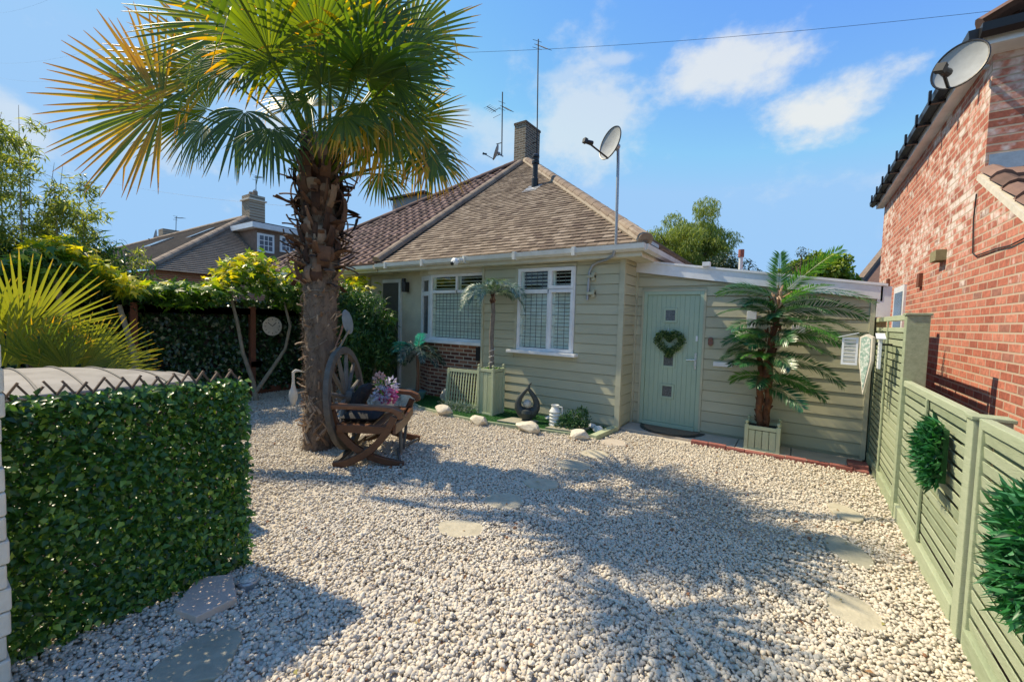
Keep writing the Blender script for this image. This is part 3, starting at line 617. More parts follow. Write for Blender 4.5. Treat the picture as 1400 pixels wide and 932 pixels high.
def dish(name, label, c, face, r, mount, lnb_len=.42, up=(0, 0, 1)):
    t = thing(name, label, 'satellite dish', mount[-1] if mount else c)
    c = Vector(c); f = Vector(face).normalized(); x = Vector(up).cross(f).normalized(); y = f.cross(x)
    M = Matrix((x, y, f)).transposed()
    mb = MB(); n = 36; prof = [(r*q/8, .16*r*2*(q/8)**2*.8) for q in range(9)]
    vs = []; fs = []
    S = Matrix.Diagonal((.92, 1.06, 1))
    for pr in (prof, [(a+.0, b-.012) for a, b in prof]):
        for a, b in pr:
            for k in range(n): vs.append(c+M @ (S @ Vector((a*math.cos(2*math.pi*k/n), a*math.sin(2*math.pi*k/n), b))))
    for s0 in (0, 9):
        for i in range(8): fs += [((s0+i)*n+k, (s0+i)*n+(k+1) % n, (s0+i+1)*n+(k+1) % n, (s0+i+1)*n+k) for k in range(n)]
    fs += [(8*n+k, 8*n+(k+1) % n, 17*n+(k+1) % n, 17*n+k) for k in range(n)]
    mb.add(vs, fs); mb.build('reflector', M_dish, t, smooth=True)
    rim = [c+M @ (S @ Vector((r*math.cos(2*math.pi*k/n), r*math.sin(2*math.pi*k/n), prof[-1][1]))) for k in range(n+1)]
    MB().tube(rim, .008, 5, caps=False).build('rim', M_black, t)
    a0 = c+M @ Vector((0, -r*.98, .12*r)); a1 = c+M @ Vector((0, -r*.75, lnb_len))
    MB().tube([a0, a1], .012, 6).build('feed_arm', M_black, t)
    mb = MB(); mb.tube([a1+f*.02, a1-f*.07-y*-.02], [.028, .034], 10); mb.obox(a1+f*.05, .06, .06, .05, x, y); mb.build('receiver', M_black, t)
    mb = MB(); mb.tube([c-f*.02, c-f*.1], .05, 8); mb.tube([c-f*.1]+[Vector(q) for q in mount], .021, 10); mb.build('mounting_pole', M_grey, t, smooth=True)
    return t
q = at_y(838, 198, 5.82)
dt = dish('satellite_dish', 'grey satellite dish on a tall bent pole above the corner of the green bungalow', q, (-.42, -.82, .22), .225,
     [at_y(845, 224, 5.85), at_y(843, 300, 5.85), at_y(842, 338, 5.88), at_y(838, 350, 5.9), at_y(829, 355, 6.0), at_y(818, 358, 6.09), at_y(810, 363, 6.1), at_y(806, 372, 6.1), at_y(803, 410, 6.1)])
br = MB()
for v in (378, 401):
    p_ = at_y(806, v, 6.1); br.box(p_.x-.035, p_.x+.09, 6.06, 6.135, p_.z-.02, p_.z+.02).box(p_.x+.04, p_.x+.09, 6.08, 6.135, p_.z-.06, p_.z+.06)
br.build('wall_bracket', M_side, dt)
q = at_x(1314, 93, .98); q2 = at_x(1352, 88, XR-.02)
dish('satellite_dish', 'large grey satellite dish under the eaves of the red brick house', q, (-.42, -.86, .18), .175, [(q2.x-.1, q2.y, q2.z-.02), (q2.x, q2.y, q2.z-.02)], .22, (.35, 0, 1))
q = at_y(680, 209, 12.0)
dish('satellite_dish', 'small satellite dish left of the brick chimney on the bungalow roof', q, (-.75, -.55, .3), .26, [at_y(684, 212, 12.05), at_y(688, 214, 12.1)], .4)

# ================================================================= AERIALS, WIRES
def aerial(label, base, top, yag, extra=None):
    t = thing('aerial', label, 'tv aerial', base); b = Vector(base); tp = Vector(top)
    MB().tube([b, tp], .02, 6).tube([b+Vector((0, 0, .05)), b+Vector((-.25, 0, .05))], .015, 5).tube([b+Vector((0, 0, .45)), b+Vector((-.25, 0, .45))], .015, 5).build('mast', M_cable, t)
    for (c, d, ln, ne, el) in yag:
        mb = MB(); c = Vector(c); d = Vector(d).normalized(); s = d.cross(Vector((0, 0, 1))).normalized(); mb.tube([c-d*ln*.15, c+d*ln*.85], .012, 5)
        for i in range(ne): p_ = c+d*(ln*.85*i/(ne-1)); mb.tube([p_-s*el, p_+s*el], .007, 4)
        mb.tube([c-d*.12-s*el*1.1+Vector((0, 0, .12)), c-d*.12+s*el*1.1+Vector((0, 0, .12))], .008, 4).tube([c-d*.12-s*el*1.1-Vector((0, 0, .12)), c-d*.12+s*el*1.1-Vector((0, 0, .12))], .008, 4)
        mb.build('antenna', M_cable, t)
    return t
ya = AY+.35
b0 = at_y(734, 213, ya); t0 = at_y(736, 54, ya)
aerial('tall thin television aerial mast right of the bungalow chimney', b0, t0, [(at_y(736, 62, ya), (.7, -.45, -.62), 1.0, 9, .15)])
b0 = at_y(686, 213, ya); t0 = at_y(687, 126, ya)
aerial('shorter aerial mast with two antennas left of the bungalow chimney', b0, t0, [(at_y(688, 146, ya), (.75, -.3, -.55), .7, 9, .13), (at_y(676, 152, ya), (-.2, -.9, .1), .4, 5, .18)])
MB().tube([at_y(678, 155, ya), at_y(686, 172, ya)], .01, 5)
for i, (a, b, yy, lb) in enumerate([((600, 73), (1420, 8), 14, 'thin overhead wire crossing the sky above the clouds'), ((-20, 18), (110, -20), 12, 'overhead wire crossing the top left corner of the sky'),
                        ((-20, 84), (260, 30), 12, 'upper overhead wire entering the palm leaves from the left'), ((-20, 101), (260, 90), 12, 'lower overhead wire behind the leftmost palm leaf'),
                        ((60, 223), (430, 285), 14, 'sagging overhead wire above the far chimney on the left')]):
    A = at_y(*a, yy) ; B = at_y(*b, yy+ (0 if i else 6)); n = 12
    pts = [A.lerp(B, k/n)-Vector((0, 0, (B-A).length*.012*4*(k/n)*(1-k/n))) for k in range(n+1)]
    tag(MB().tube(pts, .006 if i else .007, 4, caps=False).build('overhead_wire', M_cable), lb, 'wire')
# security camera on the fascia
q = at_y(622, 358, 5.72); sc_ = thing('security_camera', 'white dome security camera with black lens under the bungalow gutter', 'security camera', q)
MB().lathe([(.001, .065), (.05, .055), (.07, .02), (.072, -.02), (.055, -.045), (.03, -.06), (.001, -.064)], q, 18, M=Matrix.Rotation(R_(70), 3, 'X')).build('housing', M_white, sc_, smooth=True)
MB().lathe([(.034, 0), (.034, .03), (.02, .04), (.001, .042)], q+Vector((-.01, -.045, -.03)), 14, M=Matrix.Rotation(R_(105), 3, 'X')).build('lens', M_black, sc_, smooth=True)
MB().lathe([(.05, 0), (.05, .03)], q+Vector((.08, .06, .03)), 14).bar(q+Vector((.09, .1, .04)), q, .05, .04).build('mount', M_white, sc_)
# vent pipe behind the extension
q = at_y(1012, 372, 9.0); vp = thing('vent_pipe', 'thin white vent pipe with red cap rising behind the flat roof', 'pipe', (q.x, q.y, 2.3))
MB().tube([(q.x, q.y, 2.3), (q.x, q.y, q.z+.28)], .035, 10).build('pipe', M_white, vp); MB().tube([(q.x, q.y, q.z+.28), (q.x, q.y, q.z+.42)], .05, 10).build('cap', M_paint_red, vp)

# ================================================================= FENCE
XF = .79
def fence_panel(y0, y1, zt, label):
    t = thing('slatted_fence', label, 'fence panel', (XF, (y0+y1)/2, 0), 'sage slatted fence panels')
    fr = MB(); s = .045
    fr.box(XF-.005, XF+.04, y0, y0+s, .0, zt).box(XF-.005, XF+.04, y1-s, y1, 0, zt).box(XF-.008, XF+.043, y0+s, y1-s, zt-.05, zt).box(XF-.012, XF+.03, y0+s, y1-s, .0, .13)
    fr.box(XF-.012, XF+.004, (y0+y1)/2-.018, (y0+y1)/2+.018, .13, zt-.05)
    if zt > 1.5: fr.box(XF-.002, XF+.03, y0+s, y1-s, zt-.16, zt-.115)
    fr.build('frame', M_fence, t, bevel=.004)
    sl_ = MB(); zt_ = zt-.05-(.11 if zt > 1.5 else 0); ns_ = int(round((zt_-.13)/.073)); pit = (zt_-.13)/ns_
    for k in range(ns_):
        j_ = random.uniform(-.0015, .0015); tl = random.uniform(-.0012, .0012)
        sl_.obox((XF+.012, (y0+y1)/2, .13+pit*(k+.5)+j_), y1-y0-2*s, .056, .006, (0, 1, tl), (-.10, 0, 1))
        sl_.obox((XF+.044, (y0+y1)/2, .13+pit*(k+.9)+j_), y1-y0-2*s, .071, .005, (0, 1, tl), (0, 0, 1))
    sl_.build('slats', M_fence, t)
    return t
fence_panel(5.03, 6.82, 1.79, 'tall sage green slatted fence panel beside the extension, carrying the white shuttered ornament')
fence_panel(3.23, 5.0, 1.215, 'low sage green slatted fence panel below the tall one, with one leafy green pad')
fence_panel(1.30, 3.09, 1.215, 'nearest sage green slatted fence panel at the right edge of the photo')
def post(y, zt, label, wx=.12):
    tag(MB().box(XF-.02, XF-.02+wx, y-.05, y+.05, 0, zt).prism([(XF-.03, y-.06), (XF-.01+wx, y-.06), (XF-.01+wx, y+.06), (XF-.03, y+.06)], zt, zt+.02).build('fence_post', M_fence, bevel=.004), label, 'fence post')
post(4.96, 1.78, 'tall square fence post where the high and low green panels meet', .15); post(3.16, 1.2, 'short square fence post between the two low green panels', .14)
post(6.88, 1.76, 'far fence post tucked against the end of the extension')
# shuttered ornament on the tall panel
orn = thing('wall_ornament', 'pointed green and white wall ornament with open slatted shutters on the tall fence panel', 'ornament', (.62, 5.55, 1.3))
oc = Vector((.60, 5.56, 0)); oe = Vector((.62, -.78, 0)).normalized(); on = Vector((-.78, -.62, 0)).normalized()
def opt(a, z, d=0): return oc+oe*a+on*d+Vector((0, 0, z))
MB().extr([opt(-.07, 1.57), opt(0, 1.60), opt(.07, 1.57), opt(.07, 1.33), opt(0, .98), opt(-.07, 1.33)], on*.03).build('frame', M_pale, orn)
MB().extr([opt(-.052, 1.555, .031), opt(0, 1.58, .031), opt(.052, 1.555, .031), opt(.052, 1.335, .031), opt(0, 1.03, .031), opt(-.052, 1.335, .031)], on*.004).build('painted_panel', mat('mottled_green_white', [(.38, (.22, .34, .28)), (.5, (.34, .44, .37)), (.62, (.66, .68, .62))], 35, .6), orn)
for s in (-1, 1):
    for_ = opt(s*.115, 0, .0); ax = (oe*s*.75+on*.66).normalized(); an_ = Vector((-ax.y, ax.x, 0)); W_ = .135; P0 = for_
    sh = MB()
    for (a_, b_, z0, z1) in ((0, .018, 1.27, 1.56), (W_-.018, W_, 1.27, 1.56), (.018, W_-.018, 1.27, 1.295), (.018, W_-.018, 1.535, 1.56)): sh.obox(P0+ax*(a_+b_)/2+Vector((0, 0, (z0+z1)/2)), b_-a_, .02, z1-z0, ax, an_)
    for k in range(6): sh.obox(P0+ax*W_/2+Vector((0, 0, 1.32+k*.038)), W_-.036, .032, .006, ax, an_*.5+Vector((0, 0, .86)))
    sh.build('shutter', M_white, orn)
    MB().bar(P0+ax*(W_+.03)+Vector((0, 0, 1.56)), P0+Vector((0, 0, 1.61)), .07, .008).build('shutter_roof', M_white, orn)
MB().bar(opt(.0, 1.5, -.0), (XF+.0, 5.66, 1.5), .02, .02).build('hook', M_black, orn)
M_pad = leafmat('pad_leaf', [(0, (.008, .06, .02)), (.5, (.018, .13, .04)), (.8, (.04, .22, .06)), (1, (.10, .30, .14))], .25, .4)
def pad(y, z, hy, hz, label, n=900):
    t = thing('foliage_pad', label, 'artificial foliage', (XF, y, z), 'leafy pads on the fence')
    MB().box(XF-.04, XF-.015, y-hy*.8, y+hy*.8, z-hz*.85, z+hz*.85).build('backing', M_turf, t)
    a = rng.uniform(-1, 1, (n*2, 2)); a = a[(np.abs(a)**3).sum(1) < 1][:n]; k = len(a)
    P = np.stack([XF-.03-rng.uniform(0, .10, k)*(1-.6*(a**2).max(1)), y+a[:, 0]*hy, z+a[:, 1]*hz], 1)
    D = unit(np.stack([-rng.uniform(.3, 1, k), a[:, 0]*.7+rng.normal(0, .5, k), a[:, 1]*.5+rng.normal(0, .5, k)], 1))
    leaves('leaves', P, D, unit(rng.normal(0, 1, (k, 3))), rng.uniform(.05, .09, k), rng.uniform(.014, .024, k), M_pad, t)
pad(3.60, .90, .12, .19, 'green artificial foliage pad on the middle fence panel')
pad(2.30, .83, .15, .24, 'green artificial foliage pad on the nearest fence panel, cut by the photo edge')

# ================================================================= PALM TREE
PB = Vector((-4.82, 2.9, 0)); palm = thing('palm_tree', 'tall fan palm with shaggy brown trunk and yellow-tipped leaves beside the wheel-backed bench', 'palm tree', PB)
def pr(z): return float(np.interp(z, [0, .3, 1, 1.8, 2.4, 3.0, 3.5, 4.0, 4.3], [.19, .155, .165, .18, .195, .205, .20, .14, .06]))
vs = []; fs = []; nz_, nk = 90, 40
for i in range(nz_+1):
    z = 3.75*i/nz_
    for k in range(nk):
        an = 2*math.pi*k/nk; r = pr(z)*(1+.05*math.sin(7*an+z*9)+random.uniform(-.07, .07))
        vs.append(PB+Vector((r*math.cos(an)+.02*math.sin(z*1.3), r*math.sin(an), z)))
for i in range(nz_):
    fs += [(i*nk+k, i*nk+(k+1) % nk, (i+1)*nk+(k+1) % nk, (i+1)*nk+k) for k in range(nk)]
trunk = MB().add(vs, fs).build('trunk', M_bark, palm, smooth=True)
n = 7000; z = rng.uniform(.02, 3.1, n); an = rng.uniform(0, 2*np.pi, n); r = np.array([pr(a) for a in z])*rng.uniform(.95, 1.07, n)
P = np.stack([PB.x+r*np.cos(an), PB.y+r*np.sin(an), z], 1); D = np.stack([np.cos(an)*.55, np.sin(an)*.55, rng.uniform(-1.2, .5, n)], 1)+rng.normal(0, .35, (n, 3))
leaves('trunk_fibre', P, D, np.stack([np.cos(an), np.sin(an), an*0], 1)+rng.normal(0, .3, (n, 3)), rng.uniform(.03, .08, n), rng.uniform(.003, .009, n), M_bark, trunk)
def strap(mb, p, d, ln, wd, curl, up=None, n=6, c=None, taper=.5):
    """stiff curved strip with thickness"""
    p = Vector(p); d = Vector(d).normalized(); s = d.cross(Vector((0, 0, 1)));
    if s.length < .1: s = Vector((1, 0, 0))
    s.normalize(); vs = []
    for i in range(n+1):
        t = i/n; nrm = s.cross(d).normalized(); w_ = wd*(1-taper*t)/2
        vs += [p-s*w_, p-nrm*.01+s*0, p+s*w_, p+nrm*.008]
        d = (Matrix.Rotation(curl/n, 3, s) @ d).normalized(); p = p+d*ln/n
    fs = []
    for i in range(n): fs += [(4*i+k, 4*i+(k+1) % 4, 4*i+4+(k+1) % 4, 4*i+4+k) for k in range(4)]
    fs += [(3, 2, 1, 0), (4*n, 4*n+1, 4*n+2, 4*n+3)]
    mb.add(vs, fs, c)
mb = MB()
for i in range(150):
    z = .25+2.3*random.random(); an = i*2.39996+random.uniform(-.3, .3); r = pr(z)*.92
    strap(mb, (PB.x+r*math.cos(an), PB.y+r*math.sin(an), z), (math.cos(an), math.sin(an), random.uniform(.0, .9)), random.uniform(.06, .15), random.uniform(.025, .05), random.uniform(-.9, 1.2), n=4)
mb.build('leaf_stub', M_stub, trunk)['kind'] = 'stuff'
mb = MB()
for i in range(16):   # criss-cross leaf bases at the foot
    z = random.uniform(.05, .5); an = random.uniform(-1.9, .6); r = pr(z)*1.0
    s_ = random.choice((-1, 1)); a = PB+Vector((r*math.cos(an), r*math.sin(an), z)); pts = []
    for k in range(5): an2 = an+s_*.18*k; zz = z+.06*k*random.uniform(.7, 1); pts.append(PB+Vector(((r+.012)*math.cos(an2), (r+.012)*math.sin(an2), zz)))
    mb.tube(pts, [.022, .02, .016, .012, .008], 5)
mb.build('foot_base', M_stub, trunk)
mb = MB()
for z0 in (.42, .75, 1.05, 1.38, 1.72, 2.05):   # string of fairy-light wire wound round
    ph = random.uniform(0, 6); mb.tube([PB+Vector(((pr(z0)+.035)*math.cos(ph+k*.35), (pr(z0)+.035)*math.sin(ph+k*.35), z0+.022*k+.03*math.sin(k))) for k in range(14)], .004, 4)
mb.build('light_string', M_twig, trunk)
sk = MB()
for i in range(260):
    z = 2.05+1.4*(i/260)+random.uniform(-.1, .1); an = i*2.39996+random.uniform(-.2, .2); r = pr(z)*.85
    el = random.uniform(-.2, .9)
    strap(sk, (PB.x+r*math.cos(an), PB.y+r*math.sin(an), z), (math.cos(an), math.sin(an), el), random.uniform(.13, .34), random.uniform(.05, .13), random.uniform(-1.0, 2.8), n=8, taper=random.choice((.3, .6, -.2)))
for i in range(70):
    z = random.uniform(2.5, 3.4); an = random.uniform(0, 6.28); r = pr(z)*.9
    strap(sk, (PB.x+r*math.cos(an), PB.y+r*math.sin(an), z), (math.cos(an), math.sin(an), random.uniform(.1, .9)), random.uniform(.25, .5), random.uniform(.07, .14), random.uniform(1.2, 3.4), n=9, taper=random.choice((-.2, .1, .4)))
sk.build('dead_sheath', M_dead, palm)['kind'] = 'stuff'
M_frond = leafmat('palm_leaf', [(0, (.03, .062, .018)), (.4, (.065, .115, .022)), (.75, (.13, .18, .022)), (1, (.22, .24, .025))], .5, .38, tipcols=[(.30, .26, .02), (.48, .27, .02), (.42, .17, .05)], tcol=(2.3, 2.2, .55))
M_young = leafmat('yellow_palm_leaf', [(0, (.10, .15, .02)), (1, (.26, .27, .035))], .45, .4, tipcols=[(.25, .25, .03), (.40, .30, .05), (.35, .22, .06)], tcol=(1.9, 1.8, .6))
def fan(name, root, hub, D, N, Rr, parent, spread=4.0, nseg=34, droop=.35, brown=.3, broken=.15, m=None, tone=None, pet=.016):
    hub = np.array(hub, float); D = unit(np.array(D, float)); N = np.array(N, float); N = unit(N-D*(N@D)); S = np.cross(D, N)
    V = []; Fc = []; rn = []; tp = []; dth = spread/nseg; base = rng.random() if tone is None else tone
    st = np.array([.03, .18, .34, .5, .64, .76, .87, .95, 1.0])
    for i in range(nseg):
        a = -spread/2+spread*(i+.5)/nseg+rng.normal(0, .015); dr = D*math.cos(a)+S*math.sin(a); T_ = -D*math.sin(a)+S*math.cos(a)
        Rl = Rr*(1-.22*(abs(a)/(spread/2))**2)*rng.uniform(.9, 1.05); dp = droop*rng.uniform(.6, 1.5); brk = rng.uniform(.5, .85) if rng.random() < broken else 9
        bt = brown*rng.uniform(.3, 1.6); c = base*.6+.4*rng.random(); b0 = len(V)
        p = hub.copy(); prev = 0; d = dr+N*.12
        for j, r in enumerate(st):
            stp = (r-prev)*Rl; prev = r
            g = dp*max(0, r-.22)*1.9
            dd_ = unit(d+np.array([0, 0, -g]))
            if r > brk: dd_ = unit(dd_*.25+np.array([0, 0, -1.]))
            p = p+dd_*stp
            wv = min(r, .46)*Rl*math.tan(dth/2)*1.05
            if r > .46: wv = .46*Rl*math.tan(dth/2)*1.05*max(.02, (1-(r-.46)/.54))**.62
            fold = N*wv*.55
            V += [p-T_*wv, p+fold, p+T_*wv]
        for j in range(len(st)-1):
            q = b0+3*j; Fc += [(q, q+1, q+4, q+3), (q+1, q+2, q+5, q+4)]; tt = (st[j]+st[j+1])/2
            tv = min(1, max(0, (tt-(1-bt))/max(bt, .05))) if bt > .04 else 0
            rn += [c, min(1, c+.08)]; tp += [tv, tv]
    if root is not None:
        r0 = Vector(root); r3 = Vector(hub+D*.04); mid = r0.lerp(r3, .5)+Vector((0, 0, .06)); t = MB().tube([r0, r0.lerp(mid, .5)+Vector((0, 0, .02)), mid, mid.lerp(r3, .5)+Vector((0, 0, .02)), r3], [pet*1.6, pet*1.2, pet, pet*.8, pet*.6], 5)
        b0 = len(V); V += [np.array(q) for q in t.v]
        quads = [f for f in t.f if len(f) == 4]; Fc += [tuple(b0+i for i in f) for f in quads]; rn += [.75]*len(quads); tp += [0]*len(quads)
    V = np.array(V)[None]; o = np_mesh(name, V, Fc, m or M_frond, parent, np.array([0.]), np.array(tp))
    o.data.attributes['rnd'].data.foreach_set('value', np.array(rn, np.float32)); return o
# view frame of the garden at the palm: rt = to the right as seen from the drive, aw = away from it
rt = np.array([.825, .564, 0]); aw = np.array([-.564, .825, 0]); upv = np.array([0, 0, 1.])
CR = np.array([PB.x, PB.y, 3.45])
def at_depth(u, v, d): return O+ray(u, v)*d/F_PX
DC = 5.03
def pf(u, v, a, tu, tv, ta, up=.35, side=0, **k):
    hub = at_depth(u, v, DC+a); tip = at_depth(tu, tv, DC+ta); rd = unit(np.array([hub[0]-PB.x, hub[1]-PB.y, .01]))
    root = np.array([PB.x, PB.y, min(3.55, max(2.95, 3.25+(hub[2]-3.6)*.3))])+rd*.10
    fan('frond', root, hub, tip-hub, -aw+upv*up+rt*side, float(np.linalg.norm(tip-hub)), palm, **k)
# fronds measured off the photograph: hub and tip of the middle finger, with distance from the trunk axis
pf(222, 145, .5, 62, 142, .5, .15, spread=3.5, droop=.10, brown=.75, broken=.15, tone=.85, nseg=38)
pf(300, 98, .7, 150, 62, .7, .3, spread=3.0, droop=.12, brown=.5, broken=.2, tone=.9)
pf(338, 36, .4, 190, -2, .4, .3, spread=3.4, droop=.10, brown=.08, broken=.06, tone=1.0, nseg=36)
pf(285, 150, .8, 175, 120, .9, .4, spread=3.2, droop=.3, brown=.3, tone=.9)
pf(335, 152, -.4, 300, 250, -.5, .8, spread=3.3, droop=.7, brown=.05, broken=.25, tone=.1)
pf(372, 175, -.6, 385, 255, -.7, .9, spread=3.0, droop=.8, brown=.05, broken=.2, tone=.1)
pf(280, 170, -.3, 235, 240, -.3, .9, spread=3.0, droop=.7, brown=.15, broken=.2, tone=.3)
pf(340, 85, -.2, 245, 95, -.2, .5, spread=3.6, droop=.35, brown=.1, broken=.2, tone=.6)
pf(400, 62, -.3, 370, -60, -.3, .2, spread=4.3, droop=.2, brown=.05, tone=.35)
pf(455, 20, -.1, 440, -100, 0, .2, spread=4.3, droop=.2, brown=.1, tone=.3)
pf(500, 42, -.4, 490, -70, -.4, .1, spread=4.5, droop=.12, brown=.03, broken=.05, tone=.05)
pf(560, 55, .2, 630, -15, .3, .3, spread=3.9, droop=.15, brown=.3, tone=.85)
pf(537, 108, -.5, 600, 42, -.5, .15, spread=4.5, droop=.10, brown=.03, broken=.05, tone=.15)
pf(545, 80, .0, 632, 95, .0, .3, spread=3.5, droop=.15, brown=.12, tone=.6)
pf(565, 165, .3, 645, 180, .3, .3, spread=3.2, droop=.15, brown=.4, tone=.95)
pf(500, 140, -.6, 545, 205, -.8, .7, spread=3.5, droop=.8, brown=.45, broken=.3, tone=.5)
pf(545, 150, -.2, 590, 215, -.2, .7, spread=3.5, droop=.8, brown=.35, broken=.3, tone=.5)
pf(530, 168, -.5, 548, 262, -.6, .9, spread=3.2, droop=.7, brown=.4, broken=.3, tone=.55)
pf(575, 190, -.1, 590, 275, -.1, .9, spread=3.2, droop=.7, brown=.3, broken=.3, tone=.4)
pf(492, 170, -.2, 500, 250, -.2, .9, spread=3.0, droop=.8, brown=.4, broken=.3, tone=.5)
pf(592, 215, -.4, 642, 262, -.4, .8, spread=3.9, droop=.75, brown=.5, broken=.15, tone=.3)
pf(520, 236, .3, 552, 282, .3, .7, spread=3.4, droop=.7, brown=.2, broken=.1, tone=.5)
pf(440, 118, -.8, 420, 40, -1.1, .5, spread=4.3, droop=.45, brown=.12, broken=.35, tone=.3)
pf(480, 100, -.7, 520, 50, -.9, .5, spread=4.0, droop=.35, brown=.1, broken=.3, tone=.2)
pf(420, 140, -.9, 350, 120, -1.2, .8, spread=3.6, droop=.6, brown=.1, broken=.3, tone=.3)
pf(470, 160, -.8, 470, 215, -1.1, .9, spread=3.2, droop=.7, brown=.3, broken=.3, tone=.4)
for hx, hy, hz, dx, dy, dz in ((-4.3, 1.75, 4.55, .3, -1, .25),):
    fan('frond', (PB.x, PB.y, 3.5), (hx, hy, hz), (dx, dy, dz), (0, .3, 1), .95, palm, spread=4.2, droop=.15, brown=.1, broken=.05, tone=.4)
for i in range(10):
    an = i*2.39996; el = .55+.8*((i*7) % 10)/10; rr_ = .85+.25*random.random()
    ca_, sa_ = math.cos(an)*math.cos(el), math.sin(an)*math.cos(el)
    if ca_*rt[0]+sa_*rt[1] < -.1 and ca_*aw[0]+sa_*aw[1] < 0 and el < .8: continue
    hub = CR+np.array([ca_*rr_, sa_*rr_, .15+math.sin(el)*rr_*1.05]); D = np.array([ca_, sa_, math.sin(el)*.9-.05])
    fan('frond', np.array([PB.x+ca_*.08, PB.y+sa_*.08, 3.45]), hub, D, np.array([-ca_*.5, -sa_*.5, 1])+rng.normal(0, .25, 3), rng.uniform(.8, .98), palm, spread=rng.uniform(3.6, 4.6), droop=rng.uniform(.2, .6), brown=rng.uniform(.02, .3), broken=.12, nseg=32)

# ================================================================= PINNATE (ARTIFICIAL) PALMS
def pinnate(name, base, D, ln, parent, m, droop=.5, nl=26, ll=.16, wd=.013, vee=.25, rr=.006, twist=None):
    p = np.array(base, float); d = unit(np.array(D, float)); pts = [p]; n = 12; ds = [d]
    for i in range(n):
        d = unit(d+np.array([0, 0, -droop*2.0/n*(.4+i/n)])); p = p+d*ln/n; pts.append(p); ds.append(d)
    pts = np.array(pts); ds = np.array(ds); P = []; DD = []; UU = []; LL = []; tw_ = random.uniform(-.9, .9) if twist is None else twist
    for i in range(nl):
        t = .14+.86*(i/(nl-1)); x = t*n; k = min(n-1, int(x)); q = pts[k]+(pts[k+1]-pts[k])*(x-k); d = ds[k]
        s = np.cross(d, [0, 0, 1.]); s = unit(s) if np.linalg.norm(s) > .1 else np.array([1., 0, 0]); u = np.cross(s, d); s, u = s*math.cos(tw_)+u*math.sin(tw_), u*math.cos(tw_)-s*math.sin(tw_)
        for sg in (-1, 1):
            P.append(q); DD.append(s*sg*.85+d*(.45+.5*t)+u*vee+rng.normal(0, .07, 3)); UU.append(u+s*sg*-.2); LL.append(ll*math.sin(math.pi*(.12+.80*t))**.6*rng.uniform(.85, 1.1))
    P = np.array(P); o = leaves(name, P, np.array(DD), np.array(UU), np.array(LL), np.full(len(P), wd), m, parent, .2, .12)
    MB().tube(pts[::2], list(np.linspace(rr, rr*.3, len(pts[::2]))), 5).build('midrib', m, o); return o
M_art = leafmat('silk_palm_dark', [(0, (.012, .07, .03)), (.5, (.035, .14, .045)), (1, (.09, .22, .08))], .2, .28, spec=.7)
M_artl = leafmat('silk_palm_bright', [(0, (.04, .16, .03)), (1, (.12, .30, .06))], .35, .35)
M_dusty = leafmat('dusty_silk_palm', [(0, (.05, .11, .09)), (.5, (.11, .19, .15)), (1, (.30, .38, .33))], .2, .4)
M_tealf = leafmat('teal_silk_palm', [(0, (.02, .30, .25)), (1, (.10, .50, .42))], .3, .4, tcol=(.8, 1.2, 1.1))
M_drk = leafmat('dark_silk_palm', [(0, (.01, .035, .035)), (.7, (.03, .08, .07)), (1, (.35, .40, .36))], .15, .4)
def planter(parent, cx_, cy_, wx, wy, h, ball=.022, boards=4):
    b = MB(); x0, x1, y0, y1 = cx_-wx/2, cx_+wx/2, cy_-wy/2, cy_+wy/2; s = .045
    for x in (x0, x1-s):
        for y in (y0, y1-s): b.box(x, x+s, y, y+s, 0, h)
    for (a, c) in ((0, .06), (h-.075, h-.015)):
        b.box(x0+s, x1-s, y0+.006, y0+.03, a+.01, c).box(x0+s, x1-s, y1-.03, y1-.006, a+.01, c).box(x0+.006, x0+.03, y0+s, y1-s, a+.01, c).box(x1-.03, x1-.006, y0+s, y1-s, a+.01, c)
    for i in range(boards):
        a = (x1-x0-2*s)/boards; b.box(x0+s+a*i+.003, x0+s+a*(i+1)-.003, y0+.014, y0+.028, .06, h-.075)
        a2 = (y1-y0-2*s)/boards; b.box(x1-.028, x1-.014, y0+s+a2*i+.003, y0+s+a2*(i+1)-.003, .06, h-.075); b.box(x0+.014, x0+.028, y0+s+a2*i+.003, y0+s+a2*(i+1)-.003, .06, h-.075)
    b.box(x0+s, x1-s, y1-.026, y1-.016, .06, h-.075)
    o = b.build('planter_box', M_plant, parent, bevel=.003)
    f = MB()
    for x in (x0+s/2, x1-s/2):
        for y in (y0+s/2, y1-s/2): f.lathe([(.012, h), (.012, h+.012), (ball, h+.025), (ball*1.05, h+.035), (ball*.7, h+.052), (.001, h+.058)], (x, y, 0), 10)
    f.build('finial', M_plant, o, smooth=True)
    MB().box(x0+.035, x1-.035, y0+.035, y1-.035, h-.12, h-.05).build('soil', M_dark, o)
    return o
pp = thing('potted_palm', 'bushy artificial palm in a low sage wooden planter against the extension wall', 'potted plant', (-.32, 6.44, .03))
planter(pp, -.315, 6.44, .40, .38, .37)
tk = MB(); 
for (a, b, r0, r1) in (((-.36, 6.42, .3), (-.40, 6.42, 1.35), .040, .034), ((-.29, 6.46, .3), (-.27, 6.46, 1.25), .040, .034), ((-.33, 6.44, .9), (-.22, 6.44, 2.0), .05, .035)):
    a = Vector(a); b = Vector(b); tk.tube([a.lerp(b, k/10)+Vector((.012*math.sin(k*2), .012*math.cos(k*3), 0)) for k in range(11)], [r0+(r1-r0)*k/10+random.uniform(-.008, .008) for k in range(11)], 10)
tkm = mat('silk_palm_trunk', [(.2, (.05, .02, .01)), (.6, (.16, .065, .03)), (.9, (.32, .15, .07))], 14, .8, .7, 40, attr=.3)
tko = tk.build('trunk', tkm, pp)
sc2 = MB()
